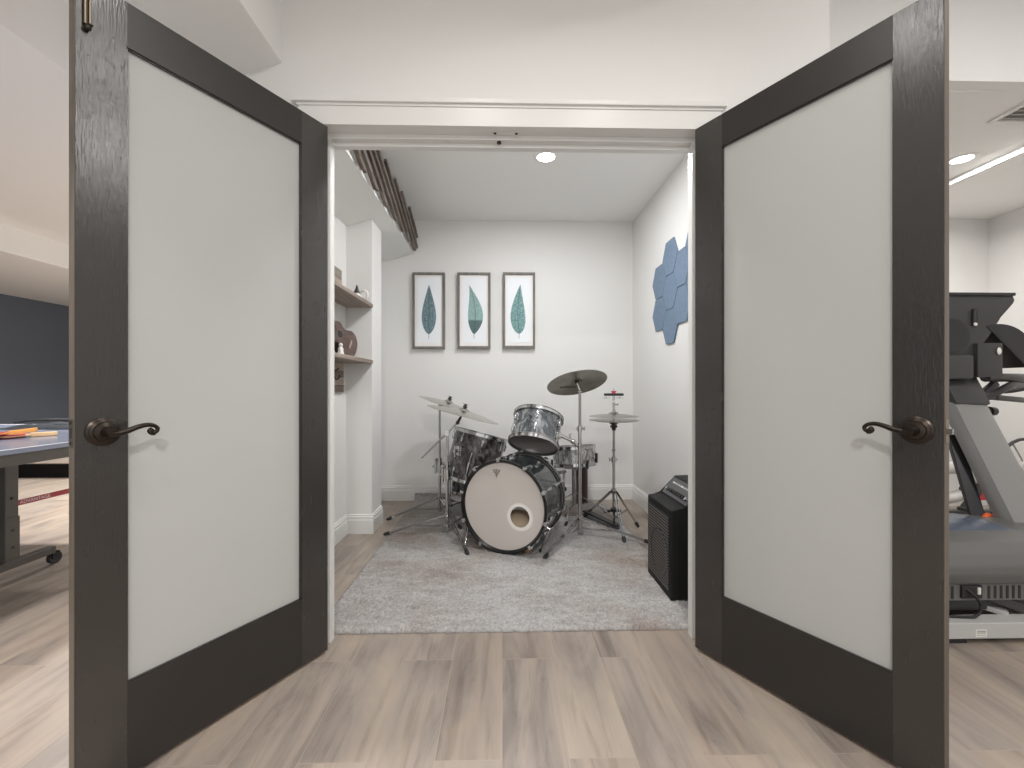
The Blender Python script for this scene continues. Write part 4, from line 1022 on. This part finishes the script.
# deck
obj('deck', B(1.74, 2.34, 2.12, 3.55, .29, .315, .004), tdark, t)
obj('belt', B(1.80, 2.28, 2.14, 3.53, .315, .320), rubber, t)
for xx in (1.70, 2.28): obj('side_rail', B(xx, xx+.09, 2.13, 3.56, .285, .345, .008), blackm, t)
bm = BM(); box(bm, 1.74, 1.80, 3.35, 3.50, 0, .29, .004); obj('rear_foot', bm, tdark, t)
bm = BM(); box(bm, 2.28, 2.34, 3.35, 3.50, 0, .29, .004); obj('rear_foot', bm, tdark, t)
# uprights (leaning back), the right one in view
for sg, xa, xb in ((1, 2.47, 2.515), (-1, 1.665, 1.555)):
    A0 = V((xa, 2.00, .33)); A1 = V((xb, 2.35, .95))
    bm = BM(); bar(bm, A0, A1, .20, .085, up=(0, 1, .3), bev=.030); up_ = obj('upright', bm, tgrey, t, True, angle=50)
    bm = BM(); bar(bm, A1-V((0, .02, .03)), A1+V((sg*.0, .07, .15)), .19, .10, up=(0, 1, .3), bev=.012); obj('upright_cap', bm, tdark, up_, True)
    bm = BM(); kx = xb+sg*.13; cyl(bm, (xb+sg*.06, 2.33, .90), (kx, 2.33, .90), .014); cyl(bm, (kx, 2.33, .90), (kx+sg*.03, 2.33, .90), .026, .022, 16); obj('lock_knob', bm, blackp, up_, True)
bm = BM(); bar(bm, (2.445, 2.34, .80), (2.345, 2.11, .36), .055, .03, bev=.004); obj('lift_strut', bm, blackm, t)
bm = BM(); ring(bm, (2.37, 2.09, .378), .028, .013, (.3, -1, .2)); obj('safety_ring', bm, orange, t, True)
# console
prof = [(2.30, 1.09), (2.30, 1.21), (2.33, 1.27), (2.345, 1.525), (2.37, 1.535), (2.41, 1.50), (2.44, 1.12), (2.42, 1.08)]
def cons(xa, xb, z0, z1, y0, y1, xr0, xr1): pass
bm = BM()
P2 = [(1.36, 1.53), (2.785, 1.53), (2.795, 1.505), (2.785, 1.485), (2.71, 1.415), (2.68, 1.345), (2.61, 1.27), (2.58, 1.20), (1.52, 1.20), (1.44, 1.30), (1.36, 1.48)]
prism(bm, P2, 'y', 2.335, 2.39, .006); cs = obj('console_back', bm, tdark, t, True, angle=30)
obj('console_ledge', B(1.36, 2.79, 2.325, 2.41, 1.528, 1.545, .004), blackp, t, True)
obj('console_box', B(1.60, 2.53, 2.30, 2.46, 1.075, 1.205, .012), tdark, t, True)
obj('console_bracket', B(2.56, 2.70, 2.31, 2.40, 1.085, 1.27, .008), tdark, t, True)
bm = BM(); lathe(bm, [(0, .0), (.030, .004), (.085, .03), (.105, .045), (.110, .05), (.105, .055), (.08, .04), (0, .02)], (2.43, 2.334, 1.30), (0, -1, 0), 40); 
for q in bm.verts: q.co.y = 2.336-(2.334-q.co.y)*.14; q.co.z = 1.31+(q.co.z-1.30)*.85
obj('speaker_recess', bm, blackp, t, True)
bm = BM(); tube(bm, [(2.565, 2.331, 1.455), (2.565, 2.331, 1.40), (2.562, 2.331, 1.365)], [.013, .017, .012], 10); obj('cord_slot', bm, blackp, t, True)
bm = BM(); ball(bm, (2.56, 2.322, 1.372), (.010, .006, .010)); ball(bm, (2.672, 2.305, 1.225), (.012, .006, .020)); obj('screw_cap', bm, white, t, True)
# round cup holder tray at the right
bm = BM(); n = 20
pts = []
for i in range(n+1):
    a = PI*.62-i*(PI*.80)/n; pts.append((2.70+.19*math.cos(a), 1.22+.155*math.sin(a)))
prism(bm, pts, 'y', 2.33, 2.52, .006); obj('cup_tray', bm, blackp, t, True, angle=40)
# hand bars
bm = BM(); tube(bm, smooth_path([(2.70, 2.40, 1.085), (2.95, 2.45, 1.085), (3.25, 2.60, 1.085)], 5), .024, 12); obj('hand_rail', bm, tdark, t, True)
bm = BM(); tube(bm, smooth_path([(2.57, 2.37, .985), (2.68, 2.37, .985), (2.78, 2.38, 1.02), (2.88, 2.42, 1.045), (3.1, 2.55, 1.05)], 5), .020, 12); obj('hand_bar', bm, blackp, t, True)
bm = BM(); bar(bm, (2.57, 2.37, .975), (2.72, 2.38, .985), .05, .045, bev=.012); bar(bm, (2.66, 2.38, .99), (2.74, 2.38, 1.055), .035, .035, bev=.010); bar(bm, (2.72, 2.37, .975), (3.05, 2.5, .955), .035, .03, bev=.01); obj('grip', bm, blackp, t, True)

# ------------------------------------------------------------------ exercise bike behind the treadmill
t = thing('exercise_bike', 'light grey exercise bike partly hidden behind the treadmill', 'exercise bike', (3.45, 3.25, 0))
bm = BM(); bar(bm, (3.05, 3.05, .05), (3.05, 3.5, .05), .06, .06, bev=.01); bar(bm, (4.0, 3.05, .05), (4.0, 3.5, .05), .06, .06, bev=.01); bar(bm, (3.05, 3.27, .07), (4.0, 3.27, .07), .06, .05, bev=.01); obj('stabiliser', bm, tdark, t)
bm = BM(); tube(bm, smooth_path([(3.1, 3.27, .32), (3.25, 3.2, .42), (3.42, 3.2, .42), (3.52, 3.22, .33)], 5), .045, 12); tube(bm, smooth_path([(3.1, 3.27, .20), (3.28, 3.2, .20), (3.45, 3.2, .24)], 5), .040, 12); cyl(bm, (3.28, 3.27, .08), (3.28, 3.27, .20), .035); cyl(bm, (3.1, 3.27, .18), (3.1, 3.27, .34), .04); obj('frame', bm, bikem, t, True)
bm = BM(); bar(bm, (3.12, 3.27, .44), (3.62, 3.27, .88), .07, .05, bev=.01); obj('main_tube', bm, tgrey, t, True)
bm = BM(); ring(bm, (4.0, 3.27, .42), .215, .012, (0, 1, 0)); fw = obj('fan_wheel', bm, tdark, t, True)
bm = BM(); cyl(bm, (4.0, 3.25, .42), (4.0, 3.29, .42), .05, seg=20); obj('hub', bm, bikem, fw, True)
for k in range(6):
    a_ = k*PI/3; bm = BM(); cyl(bm, (4.0, 3.27, .42), (4.0+.215*math.cos(a_), 3.27, .42+.215*math.sin(a_)), .005, seg=8); obj('spoke', bm, chrome, fw, True)
bm = BM(); cyl(bm, (3.62, 3.27, .55), (3.62, 3.27, 1.0), .028); obj('handle_post', bm, bikem, t, True)
bm = BM(); tube(bm, smooth_path([(3.72, 3.05, 1.02), (3.64, 3.1, 1.0), (3.62, 3.27, 1.0), (3.64, 3.44, 1.0), (3.72, 3.5, 1.02)], 4), .016, 10); obj('handlebar', bm, rubber, t, True)
bm = BM(); cyl(bm, (3.16, 3.27, .40), (3.10, 3.27, .84), .026); obj('seat_post', bm, bikem, t, True)
bm = BM(); ball(bm, (3.10, 3.27, .87), (.13, .085, .035), 18); obj('seat', bm, blackp, t, True)
h = obj('red_decal', B(3.50, 3.56, 3.15, 3.156, .20, .33), redp, t)
bm = BM(); cyl(bm, (3.45, 3.13, .27), (3.45, 3.20, .27), .05, seg=20); bar(bm, (3.45, 3.14, .27), (3.36, 3.14, .15), .025, .014); box(bm, 3.32, 3.41, 3.06, 3.14, .135, .16, .005); obj('pedal_crank', bm, tdark, t)
bm = BM(); bar(bm, (3.53, 3.16, .20), (3.53, 3.20, .33), .02, .02); obj('decal_bracket', bm, tdark, t)

# ------------------------------------------------------------------ world, camera, view
w = bpy.data.worlds.new('world'); bpy.context.scene.world = w; w.use_nodes = True
w.node_tree.nodes['Background'].inputs[0].default_value = (1, .995, .99, 1); w.node_tree.nodes['Background'].inputs[1].default_value = .95
cam = bpy.data.cameras.new('camera'); co = bpy.data.objects.new('camera', cam); C.objects.link(co)
cam.sensor_fit = 'HORIZONTAL'; cam.sensor_width = 36; cam.lens = 440/1024*36; cam.clip_start = .05; cam.clip_end = 50
cam.shift_y = 2.5/1024
co.location = (0, 0, 1.035); co.rotation_euler = (PI/2, 0, -math.atan(10/440))
sc = bpy.context.scene; sc.camera = co
sc.view_settings.view_transform = 'Standard'; sc.view_settings.look = 'None'; sc.view_settings.gamma = 1; sc.view_settings.use_curve_mapping = False
sc.view_settings.exposure = .06
